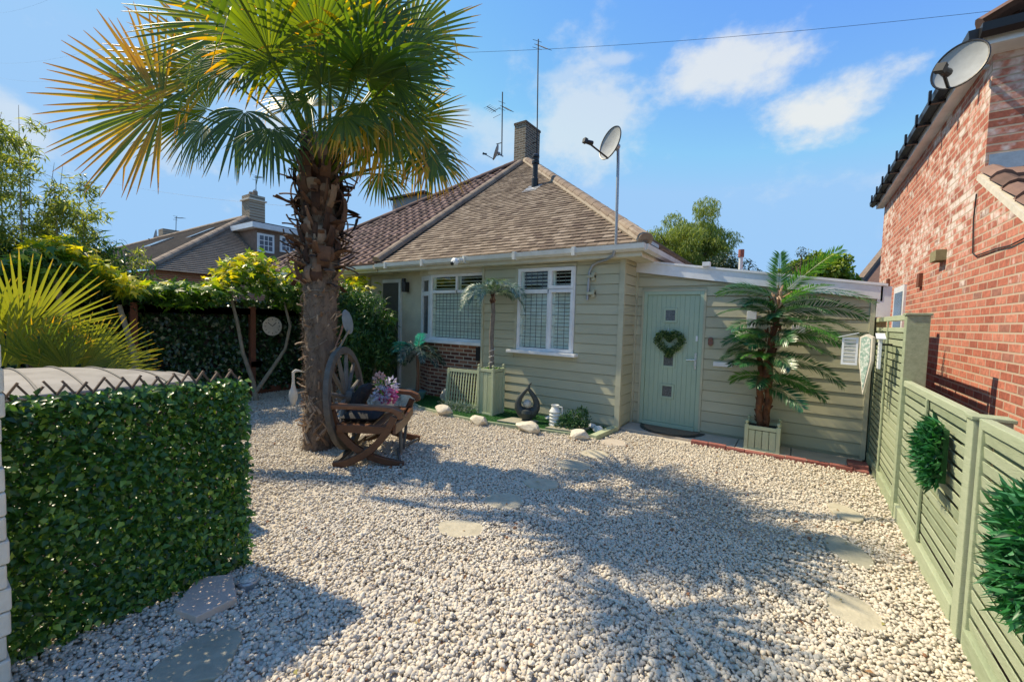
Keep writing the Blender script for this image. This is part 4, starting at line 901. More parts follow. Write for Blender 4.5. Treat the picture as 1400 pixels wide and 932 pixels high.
for i in range(170):
    z = random.uniform(.35, 2.0); an = random.uniform(0, 6.28); cx0 = -.33+.10*max(0, z-1)/1; strap(sc2, (cx0+.07*math.cos(an), 6.44+.05*math.sin(an), z), (math.cos(an)*.4, math.sin(an)*.4, 1), random.uniform(.04, .09), .03, random.uniform(-.3, .9), n=3)
sc2.build('trunk_scale', tkm, tko)['kind'] = 'stuff'
for (z, list_) in ((.98, [(-1, -.3, .25, .55), (.9, -.3, .2, .6), (-.2, -1, .15, .5), (1, .0, .1, .75)]),
                   (1.25, [(-1, -.3, .35, .75), (-.7, -.8, .45, .6), (.5, -1, .3, .65), (1, -.4, .1, .95), (-.2, -1, .5, .5), (-1, .2, .5, .7)]),
                   (1.5, [(-1, -.5, .45, .65), (1, -.35, .35, .95), (.4, -1, .4, .6), (-.4, -.9, .6, .5), (1, .15, .3, .9), (-1, .1, .25, .8)]),
                   (1.78, [(-1, -.2, .45, .95), (1, -.25, .45, 1.0), (.7, -.7, .5, .8), (-.6, -.7, .7, .7), (0, -1, .4, .55), (1, .1, .15, 1.05)]),
                   (2.0, [(-.75, -.1, .6, .85), (.75, -.1, .95, .9), (-.02, -.05, 1, .78), (1, -.2, .38, 1.05), (-1, .0, .55, 1.0)])):
    for j, (x, y, zz, ln) in enumerate(list_):
        steep = zz > .9 and abs(x) < .5
        if not steep and ln > .6 and (j % 2 or z > 1.2): pinnate('frond', (-.33+.1*max(0, z-1), 6.42, z-.12), (x*.8+random.uniform(-.25, .25), y-.5, zz*.8+random.uniform(-.1, .25)), ln*(.8 if x > 0 else .66), pp, M_artl if j == 1 else M_art, droop=.5, nl=44, ll=.18, vee=.05, wd=.0145)
        pinnate('frond', (-.33+.1*max(0, z-1), 6.42, z), (x, y, zz), ln*(.93 if x > 0 else .74), pp, M_artl if (z < 1.6 and j in (0, 1, 4)) or (z > 1.9 and j in (1, 2)) else M_art, droop=.05 if steep else (.25 if zz > .9 else .55), nl=46, ll=.19, vee=.05, wd=.0145, twist=0 if steep else None)
dl = MB()
for i in range(20): strap(dl, (-.22+random.uniform(-.04, .04), 6.42+random.uniform(-.04, .04), 1.93+random.uniform(-.12, .1)), (random.uniform(-1, 1), random.uniform(-1, .6), random.uniform(0, 1)), random.uniform(.1, .2), .04, random.uniform(0, 2.5), n=6)
dl.build('husk', mat('pale_husk', [(.2, (.30, .17, .10)), (.8, (.60, .42, .28))], 20, .9, attr=.6), pp)

tp_ = thing('potted_palm', 'slim artificial palm with drooping grey-green crown in a tall sage wooden planter', 'potted plant', (-4.32, 5.73, .03))
planter(tp_, -4.315, 5.73, .345, .345, .82, .024, 3)
tb = MB().tube([(-4.32+.012*math.sin(k), 5.73, .7+.135*k) for k in range(10)], [.042-.0008*k+(.003 if k % 2 else 0) for k in range(10)], 10); tb.build('trunk', mat('ringed_trunk', [(.3, (.13, .11, .09)), (.7, (.24, .21, .18))], 30, .9, .6, 60), tp_)
hk = MB()
for i in range(46): an = random.uniform(0, 6.28); strap(hk, (-4.32, 5.73, random.uniform(1.88, 2.05)), (math.cos(an), math.sin(an), .5), random.uniform(.08, .14), .04, random.uniform(.8, 2.6), n=5)
hk.build('husk', M_dead, tp_)
for i in range(19):
    an = i*2.39996+.4; el = (.35, .8, 1.5, .55)[i % 4]; pinnate('frond', (-4.32, 5.73, 2.06), (math.cos(an), math.sin(an), el*1.3), (.70, .68, .55, .72)[i % 4], tp_, M_dusty, droop=1.3, nl=26, ll=.14, wd=.02, vee=.0)
MB().tube([(-4.32+(.05)*math.cos(k*.7), 5.73+.05*math.sin(k*.7), .83+.011*k) for k in range(30)], .004, 4).build('light_string', M_white, tp_)
ms_ = rng.random((160, 2)); leaves('moss', np.stack([-4.45+ms_[:, 0]*.27, 5.6+ms_[:, 1]*.27, np.full(160, .78)], 1), rng.normal(0, 1, (160, 3))+[0, 0, .8], rng.normal(0, 1, (160, 3)), np.full(160, .05), np.full(160, .02), M_artl, tp_)

q = at_z(580, 545); tx, ty = -6.12, 5.72
te = thing('potted_palm', 'artificial palm with turquoise and dark fronds in a teal pot below the bay window', 'potted plant', (tx, ty, .03))
MB().lathe([(.10, .03), (.14, .06), (.17, .17), (.185, .19), (.17, .20), (.15, .19)], (tx, ty, 0), 20).build('pot', M_teal, te, smooth=True)
MB().tube([(tx, ty, .15), (tx+.02, ty, .5), (tx-.01, ty, .95)], [.04, .03, .03], 8).build('trunk', M_dead, te)
MB().tube([(tx-.01, ty, .9), (tx-.02, ty, 1.28)], .012, 6).build('stake', M_twig, te)
for i in range(15):
    an = i*2.39996; z = .88+.1*(i % 3); tl = i % 5 in (0,)
    pinnate('frond', (tx, ty, z), (math.cos(an), math.sin(an), (.35, .8, .1)[i % 3]), .58, te, M_drk, droop=.9, nl=24, ll=.15, wd=.02, vee=0)
for d in ((-.9, -.5, .75), (-.7, -.8, .5), (-1, -.1, .55), (.5, -.3, 1.3), (-.6, -.6, .85)): pinnate('frond', (tx, ty, .98), d, .5, te, M_tealf, droop=.7, nl=24, ll=.15, wd=.026, vee=0)

# ================================================================= WHEEL-BACKED BENCH
BO = Vector((-4.32, 3.0, .015)); bx = Vector((.80, .60, 0)); by = Vector((-.60, .80, 0))
def bl(x, y, z): return BO+bx*x+by*y+Vector((0, 0, z))
bench = thing('wheel_bench', 'dark wooden garden bench with a wagon-wheel back and crossed curved legs', 'bench', BO)
def curve_bar(mb, pts, wd, th, side):
    """flat timber following a curve in the local xz plane; wd in the plane, th across"""
    P = [Vector(p) for p in pts]; n = len(P); vs = []
    for i, p in enumerate(P):
        t = (P[min(i+1, n-1)]-P[max(i-1, 0)]).normalized(); s = Vector(side).normalized(); q = t.cross(s).normalized(); w_ = wd if not isinstance(wd, (list, tuple)) else wd[i]
        vs += [p+q*w_/2+s*th/2, p-q*w_/2+s*th/2, p-q*w_/2-s*th/2, p+q*w_/2-s*th/2]
    fs = [(4*i+k, 4*i+(k+1) % 4, 4*i+4+(k+1) % 4, 4*i+4+k) for i in range(n-1) for k in range(4)]+[(3, 2, 1, 0), (4*n-4, 4*n-3, 4*n-2, 4*n-1)]
    mb.add(vs, fs)
def bez(p, n=14):
    out = []
    for i in range(n+1):
        t = i/n; q = [Vector(a) for a in p]
        while len(q) > 1: q = [q[k].lerp(q[k+1], t) for k in range(len(q)-1)]
        out.append(q[0])
    return out
for sy in (-.5, .5):
    a = MB(); curve_bar(a, bez([bl(.62, sy, .56), bl(.50, sy, .22), bl(.22, sy, .05), bl(-.02, sy, .02)]), .075, .045, by); a.build('curved_leg', M_wood, bench, bevel=.006)
    a = MB(); curve_bar(a, bez([bl(-.06, sy+.046, .62), bl(.02, sy+.046, .25), bl(.28, sy+.046, .08), bl(.72, sy+.046, .02)]), .075, .045, by); a.build('curved_leg', M_wood, bench, bevel=.006)
    a = MB(); curve_bar(a, [bl(-.06, sy, .665), bl(.2, sy, .66), bl(.45, sy, .655), bl(.6, sy, .64), bl(.68, sy, .60), bl(.70, sy, .54)], [.05, .05, .05, .055, .075, .06], .10, by); a.build('armrest', M_wood, bench, bevel=.012)
    a = MB(); a.bar(bl(.02, sy, .43), bl(.58, sy, .41), .04, .085, (0, 0, 1)); a.build('side_rail', M_wood, bench, bevel=.004)
    a = MB(); a.tube([bl(.05, sy*.9, .035), bl(.5, sy*.9, .30)], .014, 6); a.build('brace', M_wood_grey, bench)
a = MB()
for k in range(6): x = .06+.095*k; a.obox(bl(x, 0, .455), .98, .075, .022, by, bx)
a.build('seat', M_wood, bench, bevel=.003)
a = MB(); curve_bar(a, [bl(.62, -.48+.96*k/12, .42-.035*math.sin(math.pi*k/12)) for k in range(13)], .11, .03, bx); a.build('front_apron', M_wood, bench)
a = MB(); a.tube([bl(.70, -.5, .03), bl(.55, 0, .05), bl(.70, .5, .03)], .017, 6).bar(bl(.0, -.5, .05), bl(.0, .5, .05), .05, .04).bar(bl(.30, -.5, .09), bl(.30, .5, .09), .06, .035).bar(bl(.62, .0, .05), bl(.62, .18, .40), .03, .03).bar(bl(.62, -.15, .05), bl(.60, -.1, .40), .03, .03); a.build('stretcher', M_wood_grey, bench)
WC = bl(-.06, 0, .66); tilt = bx*-.10+Vector((0, 0, 1)); wz = tilt.normalized(); wyv = by
wh = MB(); n = 48; ro, ri, th = .60, .52, .03; wnv = wyv.cross(wz)
vs = []
for k in range(n):
    an = 2*math.pi*k/n; dr = wyv*math.cos(an)+wz*math.sin(an)
    vs += [WC+dr*ro+wnv*th, WC+dr*ri+wnv*th, WC+dr*ri-wnv*th, WC+dr*ro-wnv*th]
wh.add(vs, [(4*k+j, 4*k+(j+1) % 4, (4*((k+1) % n))+(j+1) % 4, (4*((k+1) % n))+j) for k in range(n) for j in range(4)])
who = wh.build('wheel_rim', M_wood_grey, bench, bevel=.005)
for k in range(12):
    an = 2*math.pi*(k+.5)/12; dr = wyv*math.cos(an)+wz*math.sin(an); MB().tube([WC+dr*.06, WC+dr*.3, WC+dr*.55], [.022, .026, .018], 8).build('spoke', M_wood_grey, who)
Mw = Matrix((wyv, wz, wnv)).transposed(); MB().lathe([(.001, -.09), (.06, -.085), (.08, -.04), (.08, .04), (.06, .085), (.03, .09), (.001, .1)], WC, 16, M=Mw).build('hub', M_wood_grey, who, smooth=True)
# cushions and flowers on the seat
def cushion(name, c, sx, sy, sz, ex, ey, m, label):
    mb = MB(); c = Vector(c); ex = Vector(ex).normalized(); ey = (Vector(ey)-ex*ex.dot(Vector(ey))).normalized(); ez = ex.cross(ey); N_ = 12; vs = []; 
    for s in (1, -1):
        for i in range(N_+1):
            for j in range(N_+1):
                u = 2*i/N_-1; v = 2*j/N_-1; h = ((1-u**4)*(1-v**4))**.45; vs.append(c+ex*u*sx/2+ey*v*sy/2+ez*s*sz/2*h*(1+.05*math.sin(9*u+4*v)))
    fs = [(s*(N_+1)**2+i*(N_+1)+j, s*(N_+1)**2+(i+1)*(N_+1)+j, s*(N_+1)**2+(i+1)*(N_+1)+j+1, s*(N_+1)**2+i*(N_+1)+j+1) for s in (0, 1) for i in range(N_) for j in range(N_)]
    return tag(mb.add(vs, fs).build(name, m, smooth=True), label, 'cushion')
cushion('seat_cushion', bl(.22, -.18, .515), .40, .50, .11, bx, by, M_fabric, 'flat black seat cushion lying on the wheel-backed bench')
cushion('round_cushion', bl(.10, .03, .66), .34, .36, .14, bx*.5+Vector((0, 0, 1)), by, M_fabric, 'black pleated cushion leaning on the wheel behind the flowers')
fb = thing('flower_basket', 'cream pot of pink flowers and lilac tissue on the bench seat', 'flower arrangement', bl(.34, .08, .47))
fo = bl(.36, .10, .466)
MB().lathe([(.07, 0), (.10, .03), (.115, .11), (.11, .16), (.09, .16)], fo, 16).build('pot', M_pale, fb, smooth=True)
def blob_leaves(name, c, r, n, ln, wd, m, parent, sq=(1, 1, 1)):
    d = unit(rng.normal(0, 1, (n, 3))); P = np.array(c)+d*np.array(sq)*r*rng.uniform(.4, 1, (n, 1)); return leaves(name, P, d+rng.normal(0, .4, (n, 3)), rng.normal(0, 1, (n, 3)), rng.uniform(.7, 1.2, n)*ln, rng.uniform(.7, 1.2, n)*wd, m, parent)
M_pink = leafmat('pink_petal', [(0, (.55, .05, .22)), (.6, (.75, .16, .40)), (1, (.80, .45, .55))], .3, .5, tcol=(1.2, .7, .9))
M_blush = leafmat('blush_petal', [(0, (.60, .32, .30)), (1, (.78, .62, .55))], .3, .5, tcol=(1.2, 1, .9))
M_lilac = leafmat('lilac_tissue', [(0, (.38, .36, .50)), (.6, (.60, .58, .68)), (1, (.80, .80, .84))], .35, .3, tcol=(1, 1, 1.1))
M_ivy = leafmat('glossy_ivy_leaf', [(0, (.018, .055, .012)), (.35, (.045, .13, .022)), (.7, (.12, .25, .035)), (1, (.38, .52, .08))], .33, .34, spec=.6)
blob_leaves('pink_flowers', fo+Vector((0, -.02, .21))-by*.02+bx*.06, .10, 260, .045, .036, M_pink, fb); blob_leaves('blush_flowers', fo+Vector((-.06, -.03, .40)), .06, 90, .05, .035, M_blush, fb, (1, 1, 1.3))
blob_leaves('lilac_tissue', fo+by*.12+Vector((0, 0, .28)), .12, 220, .055, .028, M_lilac, fb); blob_leaves('lilac_spray', fo-by*.13+Vector((0, 0, .25)), .09, 140, .05, .028, M_lilac, fb)
blob_leaves('green_leaves', fo-by*.08+Vector((0, 0, .33)), .09, 60, .06, .025, M_ivy, fb)
MB().tube([fo+by*.05+Vector((0, 0, .1)), fo+by*.17+bx*.08+Vector((0, 0, -.02)), fo+by*.2+bx*.12+Vector((0, 0, -.12))], .007, 5).tube([fo+by*.1+Vector((0, 0, .15)), fo+by*.26+Vector((0, 0, .38))], .006, 5).build('ribbon', M_pale, fb)
# oval plate ornament on a stick behind the bench
q = Vector((-4.62, 3.42, 0)); om = thing('oval_ornament', 'grey oval plate on a slanting pale stick just right of the palm trunk', 'ornament', q)
pl0 = at_x(476, 440, -4.62); 
Mo = Matrix.Rotation(R_(52), 3, 'Z') @ Matrix.Rotation(R_(78), 3, 'X') ; 
mo = MB(); mo.lathe([(.001, .02), (.10, .015), (.15, -.002), (.155, -.012), (.001, -.012)], (pl0.x, pl0.y, pl0.z), 24, M=Matrix.Rotation(R_(12), 3, (1, 0, 0)) @ Matrix.Rotation(R_(20), 3, 'Z') @ Matrix.Rotation(R_(86), 3, 'Y') @ Matrix.Diagonal((1.0, .62, .8))); mo.build('plate', mat('dull_pewter', (.22, .25, .25), 12, .4), om, smooth=True)
sd = Vector((.35, -.25, 0)); MB().tube([(pl0.x+.05, pl0.y-.02, pl0.z-.1), (pl0.x-.02, pl0.y-.25, pl0.z-.55), (q.x, q.y-.35, .02)], .013, 6).build('stick', M_twig, om)
mo = MB(); strap(mo, (pl0.x-.01, pl0.y-.06, pl0.z-.02), (0, -.25, -1), .30, .05, .2, n=5); mo.build('terracotta_strip', mat('terracotta', (.42, .20, .12), 12, .8), om)

# ================================================================= FRONT BED
bf = [(-6.45, 5.62), (-5.5, 5.22), (-4.75, 5.12), (-4.0, 5.12), (-3.2, 5.26), (-2.3, 5.44)]
bed = thing('bed_edging', 'low sage timber edging round the ornament bed below the house windows', 'garden edging', (-4.3, 5.2, 0))
mb = MB()
for a, b in zip(bf[:-1], bf[1:]): mb.bar((a[0], a[1], .03), (b[0], b[1], .03), .035, .055)
mb.build('front_board', M_fence, bed); MB().bar((-2.27, 5.40, .045), (-2.22, 6.10, .045), .10, .07).build('end_board', M_plant, bed, bevel=.004)
turf = MB().prism([(-6.4, 6.2)]+[(a, b+.02) for a, b in bf]+[(-2.25, 6.12)], .004, .026).build('artificial_turf', M_turf); tag(turf, 'bright artificial turf covering the narrow bed under the windows', 'artificial grass')
k_ = 26000; tpx = rng.uniform(-6.4, -2.3, k_); tpy = rng.uniform(5.15, 6.2, k_); fy = np.interp(tpx, [b[0] for b in bf], [b[1]+.03 for b in bf]); ok = tpy > fy; tpx, tpy = tpx[ok], tpy[ok]; k_ = len(tpx)
M_blade = leafmat('turf_blade', [(0, (.012, .09, .018)), (1, (.04, .20, .04))], .2, .5)
tg = leaves('blades', np.stack([tpx, tpy, np.full(k_, .024)], 1), np.stack([rng.normal(0, .4, k_), rng.normal(0, .4, k_), np.ones(k_)], 1), rng.normal(0, 1, (k_, 3)), rng.uniform(.018, .03, k_), np.full(k_, .004), M_blade, turf); tg['kind'] = 'stuff'
def rock(c, sx, sy, sz, rz, label, m=M_stone, seed=0, name='rock', cat='rock', group=None, flat=.0):
    import bmesh
    r_ = random.Random(seed); b = bmesh.new(); bmesh.ops.create_icosphere(b, subdivisions=3, radius=.5)
    pl = [(Vector((r_.gauss(0, 1), r_.gauss(0, 1), r_.gauss(0, .8))).normalized(), r_.uniform(.30, .42)) for _ in range(12)]
    for v in b.verts:
        for n_, d_ in pl:
            k = v.co.dot(n_)
            if k > d_: v.co -= n_*(k-d_)*.92
        v.co *= 1+r_.uniform(-.018, .018)
    M = Matrix.Translation(Vector(c)) @ Matrix.Rotation(rz, 4, 'Z') @ Matrix.Diagonal((sx*1.2, sy*1.2, sz*1.2, 1)); bmesh.ops.transform(b, matrix=M, verts=b.verts)
    me = bpy.data.meshes.new(name); b.to_mesh(me); b.free(); me.materials.append(m); o = bpy.data.objects.new(name, me); C.objects.link(o); return tag(o, label, cat, group)
rock((-6.05, 5.45, .11), .27, .24, .26, .3, 'tall pale rock in front of the teal palm pot', seed=1)
rock((-4.83, 5.12, .09), .36, .20, .17, -.1, 'pale rectangular rock left of the tall planter', seed=2)
rock((-4.02, 5.06, .07), .34, .20, .14, -.2, 'small pale rock at the foot of the tall planter', seed=3)
rock((-3.20, 5.16, .085), .42, .20, .17, -.35, 'long pale rock in front of the charcoal flame sculpture', seed=4)
rock((-2.42, 5.30, .075), .30, .20, .16, -.2, 'pale rock at the right end of the bed', seed=5)
rock((-5.62, 5.98, .13), .22, .2, .24, 0, 'round pale boulder beside the leaning slatted panel', seed=6)
rock((-6.62, 5.95, .08), .3, .25, .16, .5, 'flat pale rock left of the teal pot', seed=7)
for i, (x, y, s, l) in enumerate([(-3.86, 5.98, .10, 'white pebble right of the tall planter'), (-3.28, 5.93, .10, 'white pebble behind the flame sculpture'), (-2.52, 5.92, .11, 'left of two white pebbles beside the small bush'), (-2.36, 5.78, .12, 'right one of two white pebbles beside the timber end board'), (-3.02, 5.78, .07, 'small white pebble left of the white jug')]):
    rock((x, y, .03+s*.35), s*1.2, s, s*.8, i, l, M_cerw, 20+i, 'pebble', 'pebble')
for i, (x, y, s, l) in enumerate([(-3.60, 5.50, .26, 'grey slab under the flame sculpture'), (-2.78, 5.62, .27, 'grey slab under the small bush')]):
    mb = MB(); mb.prism([(x-s, y-.2), (x+s*.75, y-.13), (x+s*1.0, y+.22), (x-s*.7, y+.17)], .028, .055); tag(mb.build('slab', M_slabg, bevel=.004), l, 'slab')
MB_ = MB().prism([(-2.62, 5.95), (-2.3, 5.93), (-2.3, 6.08), (-2.62, 6.10)], .028, .06)
# flame-shaped sculpture with glass ball
fs0 = Vector((-3.50, 5.62, .055)); sculpt = thing('flame_sculpture', 'charcoal teardrop loop sculpture holding a glass ball', 'sculpture', fs0); sx_ = Vector((.86, .5, 0))
def body(s):
    out = []
    P_ = [(0, .10, .105), (.09, .13, .085), (.145, .20, .062), (.150, .28, .05), (.115, .36, .042), (.06, .44, .033), (.015, .50, .026), (.02, .56, .018), (.055, .60, .008)]
    for x, z, r in P_: out.append((fs0+sx_*(x*s*(1 if not (s < 0 and z > .49) else .3))+Vector((0, 0, z)), r))
    return out
mb = MB()
for s in (1, -1):
    b_ = body(s)
    if s < 0: b_ = b_[:-2]
    # smooth by subdividing
    pts = []; rs = []
    for (p, r), (p2, r2) in zip(b_[:-1], b_[1:]):
        for k in range(3): pts.append(p.lerp(p2, k/3)); rs.append(r+(r2-r)*k/3)
    pts.append(b_[-1][0]); rs.append(b_[-1][1]); mb.tube(pts, rs, 14)
mb.lathe([(.07, 0), (.085, .02), (.10, .06), (.125, .12), (.11, .17), (.05, .2)], fs0, 20)
mb.build('loop', M_char, sculpt, smooth=True); MB().lathe([(.072*math.sin(math.pi*k/10)+.0001, .26-.072*math.cos(math.pi*k/10)) for k in range(11)], fs0, 18).build('ball', M_ball, sculpt, smooth=True)
# white ribbed jug
j0 = Vector((-3.02, 5.66, .028)); jug = thing('jug', 'white ribbed ceramic jug beside the small bush', 'jug', j0); pr_ = [(.075, 0)]
for k in range(5): pr_ += [(.085, .012+.05*k), (.088, .03+.05*k), (.076, .05+.05*k)]
pr_ += [(.06, .275), (.05, .30), (.062, .33), (.055, .33), (.04, .30)]
MB().lathe(pr_, j0, 22).build('body', M_cerw, jug, smooth=True); MB().tube([j0+Vector((.05, 0, .31)), j0+Vector((.12, 0, .31)), j0+Vector((.13, 0, .22)), j0+Vector((.085, 0, .17))], .010, 8).build('handle', M_cerw, jug, smooth=True)
# bush
bs = thing('small_bush', 'low curly dark green bush in the bed beside the white jug', 'shrub', (-2.72, 5.68, .05)); M_box = leafmat('box_leaf', [(0, (.015, .06, .022)), (.6, (.035, .11, .04)), (1, (.12, .22, .10))], .25, .5)
for (x, y, z, r, n) in ((-2.72, 5.70, .17, .15, 500), (-2.85, 5.66, .14, .11, 250), (-2.58, 5.72, .19, .12, 300), (-2.60, 5.73, .30, .08, 200), (-2.68, 5.62, .10, .12, 250), (-2.90, 5.55, .07, .06, 80)): blob_leaves('foliage', (x, y, z), r, n, .035, .02, M_box, bs)
# leaning slatted panel + silver ground cover
sp_ = thing('slatted_screen', 'sage slatted wooden panel leaning on the brick wall left of the tall planter', 'panel', (-4.95, 5.85, 0)); a0 = Vector((-5.42, 5.76, .03)); a1 = Vector((-4.56, 5.86, .03)); up_ = Vector((.0, .12, 1)).normalized(); ux = (a1-a0).normalized(); Wd = (a1-a0).length; un = ux.cross(up_)
hp = .68; mb = MB()
for (s0, s1, z0, z1) in ((0, .05, 0, hp), (Wd-.05, Wd, 0, hp), (.05, Wd-.05, hp-.06, hp), (.05, Wd-.05, 0, .06)): mb.obox(a0+ux*(s0+s1)/2+up_*(z0+z1)/2, s1-s0, .03, z1-z0, ux, un)
mb.build('frame', M_plant, sp_, bevel=.003); mb = MB()
for k in range(13): mb.obox(a0+ux*(.05+(Wd-.1)*(k+.5)/13)+up_*hp/2, .034, .012, hp-.12, ux+un*.45, un-ux*.45)
mb.build('slats', M_plant, sp_)
sg = thing('silver_plant', 'grey-green ground cover at the foot of the slatted panel', 'plant', (-4.85, 5.5, .03)); M_silver = leafmat('silver_leaf', [(0, (.05, .09, .09)), (1, (.28, .34, .32))], .2, .5)
for i in range(9): blob_leaves('foliage', (-5.2+.085*i, 5.50+.02*(i % 3), .09), .10, 90, .05, .012, M_silver, sg, (1, 1, .8))

# ================================================================= PAVING, EDGING, MAT, WREATH
kind(MB().box(-2.19, -1.14, 6.24, YG-.04, .0, .035).box(-1.13, -.62, 6.20, YG-.04, 0, .04).box(-.61, .0, 6.20, YG-.04, 0, .04).box(.01, .74, 6.20, YG-.04, 0, .036).build('paving', M_conc, bevel=.004))
be = thing('brick_edging', 'painted red brick edging along the paving in front of the extension', 'garden edging', (-.2, 6.12, 0)); mb = MB(); x = -1.14
while x < .70:
    mb.box(x+.003, min(.745, x+.215), 6.10+.012*math.sin(x*5)+random.uniform(-.006, .006), 6.185+random.uniform(-.006, .006), 0, .055+random.uniform(-.008, .01)); x += .218
mb.box(.56, .75, 6.20, 6.30, .036, .085).box(.565, .75, 6.32, 6.42, .036, .085); mb.build('bricks', M_paint_red, be, bevel=.006)
dm_ = thing('doormat', 'half-round brown doormat with black rim before the green front door', 'doormat', (-1.5, 6.5, .04)); n = 24
arc = lambda r, z0: [(-1.52+r*math.cos(math.pi+math.pi*k/n)*1.0, 6.64+.42*(r/.47)*math.sin(math.pi+math.pi*k/n), 0) for k in range(n+1)]
MB().prism(arc(.47, 0), .04, .052).build('rim', M_black, dm_); MB().prism([(p[0], p[1]-.02, 0) for p in arc(.40, 0)], .052, .058).build('coir', M_mat, dm_)
wr = thing('heart_wreath', 'heart-shaped green leaf wreath hanging on the sage front door', 'wreath', (-1.60, YG-.06, 1.35)); P = []; D = []
for i in range(2200):
    t = rng.uniform(0, 2*math.pi); hx = 16*math.sin(t)**3; hz = 13*math.cos(t)-5*math.cos(2*t)-2*math.cos(3*t)-math.cos(4*t); s = .0112
    o_ = rng.normal(0, 1, 3); o_ /= np.linalg.norm(o_); P.append(np.array([-1.625+hx*s, YG-.065, 1.365+hz*s*.98])+o_*.05*np.array([1, .6, 1])*rng.uniform(.4, 1.1)); D.append(o_+rng.normal(0, .4, 3))
M_wr = leafmat('wreath_leaf', [(0, (.02, .055, .015)), (.6, (.08, .16, .04)), (1, (.32, .40, .15))], .2, .5)
leaves('leaves', np.array(P), np.array(D), rng.normal(0, 1, (2200, 3)), rng.uniform(.02, .038, 2200), rng.uniform(.013, .021, 2200), M_wr, wr)

# stepping stones and slabs set in the gravel
STONES = []
def stone(pts, label, m=M_slab, z=.03, name='stepping_stone', cat='stepping stone'):
    """round the traced outline into a worn slab"""
    pts = [Vector((p[0], p[1], 0)) for p in pts]
    for _ in range(2):
        q = []
        for a, b in zip(pts, pts[1:]+pts[:1]): q += [a.lerp(b, .25), a.lerp(b, .75)]
        pts = q
    pts = [p+Vector((random.uniform(-.006, .006), random.uniform(-.006, .006), 0)) for p in pts]; STONES.append(np.array([(p.x, p.y) for p in pts]))
    return tag(MB().prism(pts, 0, z).build(name, m, bevel=.005), label, cat)
def ell(u0, v0, u1, v1, u2, v2, u3, v3): return [at_z(u0, v0), at_z(u1, v1), at_z(u2, v2), at_z(u3, v3)]
def blobs(c, a, b, rot, n=9, j=.12):
    return [(c[0]+a*math.cos(t)*math.cos(rot)*k-b*math.sin(t)*math.sin(rot)*k, c[1]+a*math.cos(t)*math.sin(rot)*k+b*math.sin(t)*math.cos(rot)*k) for t, k in [(2*math.pi*i/n, 1+random.uniform(-j, j)) for i in range(n)]]
stone(blobs((-2.08, 2.42), .20, .15, .5), 'nearest pale stepping stone of the row leading to the bungalow corner')
stone(blobs((-2.09, 3.03), .18, .17, .3), 'second stepping stone up the row towards the bungalow corner')
stone(blobs((-2.03, 3.57), .19, .15, .5), 'third stepping stone up the row towards the bungalow corner')
stone(blobs((-2.02, 4.27), .20, .17, .2), 'fourth stepping stone up the row towards the bungalow corner')
stone(blobs((-1.99, 4.80), .18, .16, .5), 'fifth stepping stone up the row, short of the bed corner')
stone(blobs((-1.98, 5.42), .18, .18, .5), 'square stepping stone next to the timber bed corner', M_conc)
stone(blobs((.34, 3.07), .14, .19, .3), 'large near stepping stone beside the slatted fence', M_slab)
stone(blobs((.38, 3.87), .13, .24, .35), 'dark oval stepping stone, middle one along the slatted fence', M_slabg)
stone(blobs((.42, 4.70), .12, .19, .3), 'far sandy stepping stone along the slatted fence')
stone([at_z(u, v) for u, v in ((180, 945), (255, 880), (300, 868), (334, 866), (322, 905), (295, 940))], 'large grey slab at the bottom left of the photo', M_slabg, name='slab', cat='slab')
ps = [at_z(u, v, .05) for u, v in ((237, 834), (268, 845), (324, 818), (318, 786), (270, 790))]; tag(MB().prism(ps, .015, .06).build('pink_slab', M_slabp, bevel=.006), 'angular pink sandstone slab at the foot of the leafy screen', 'slab'); STONES.append(np.array([(p.x, p.y) for p in ps]))
q = at_z(340, 795, .03); sd_ = thing('solar_light', 'round glass ground light beside the pink slab', 'garden light', (q.x, q.y, 0)); MB().lathe([(.055, 0), (.06, .04), (.055, .05)], (q.x, q.y, 0), 20).build('rim', M_grey, sd_); MB().lathe([(.046, .051), (.035, .065), (.001, .07)], (q.x, q.y, 0), 20).build('lens', M_ball, sd_, smooth=True)

# ================================================================= LEAFY SCREEN, LID, PILLAR
XH = -2.93; screen = thing('leaf_screen', 'ivy-leaf trellis screen with brown lath tips in the left foreground', 'screen', (XH, .75, 0))
mb = MB(); y0, y1, zt = .16, 1.22, 1.28; dd = .072; s_ = .72
for sgn in (1, -1):
    k = -14
    while k < 26:
        yb = y0+k*dd; ya_, za = yb, .02; yb2, zb = yb+sgn*(zt+.03)*s_*.0, 0
        # lath from bottom to top leaning 35 degrees
        ln_y = sgn*(zt)*.62; A = (yb, .02); B = (yb+ln_y, zt+random.uniform(-.005, .02))
        def clip(A, B):
            (ya1, z1_), (yb1, z2_) = A, B; t0, t1 = 0, 1; dy = yb1-ya1
            for lim, sg in ((y0, 1), (y1, -1)):
                da = (ya1-lim)*sg; db = (yb1-lim)*sg
                if da < 0 and db < 0: return None
                if da < 0: t0 = max(t0, da/(da-db))
                if db < 0: t1 = min(t1, da/(da-db))
            if t1-t0 < .03: return None
            return ((ya1+dy*t0, z1_+(z2_-z1_)*t0), (ya1+dy*t1, z1_+(z2_-z1_)*t1))
        c_ = clip(A, B)
        if c_: (a1_, b1_), (a2_, b2_) = c_; mb.bar((XH+.006*sgn, a1_, b1_), (XH+.006*sgn, a2_+random.uniform(-.006, .006), b2_+random.uniform(-.012, .006)), .009, .017, (1, 0, 0))
        k += 1
M_lath = mat('willow_lath', [(.2, (.09, .06, .042)), (.8, (.24, .17, .12))], 20, .9, .4, 60, attr=.4); mb.build('lath', M_lath, screen)
n = 15500; P = np.stack([XH+rng.normal(.02, .035, n), rng.uniform(y0-.02, y1+.03, n), rng.uniform(.0, 1.25, n)+0], 1)
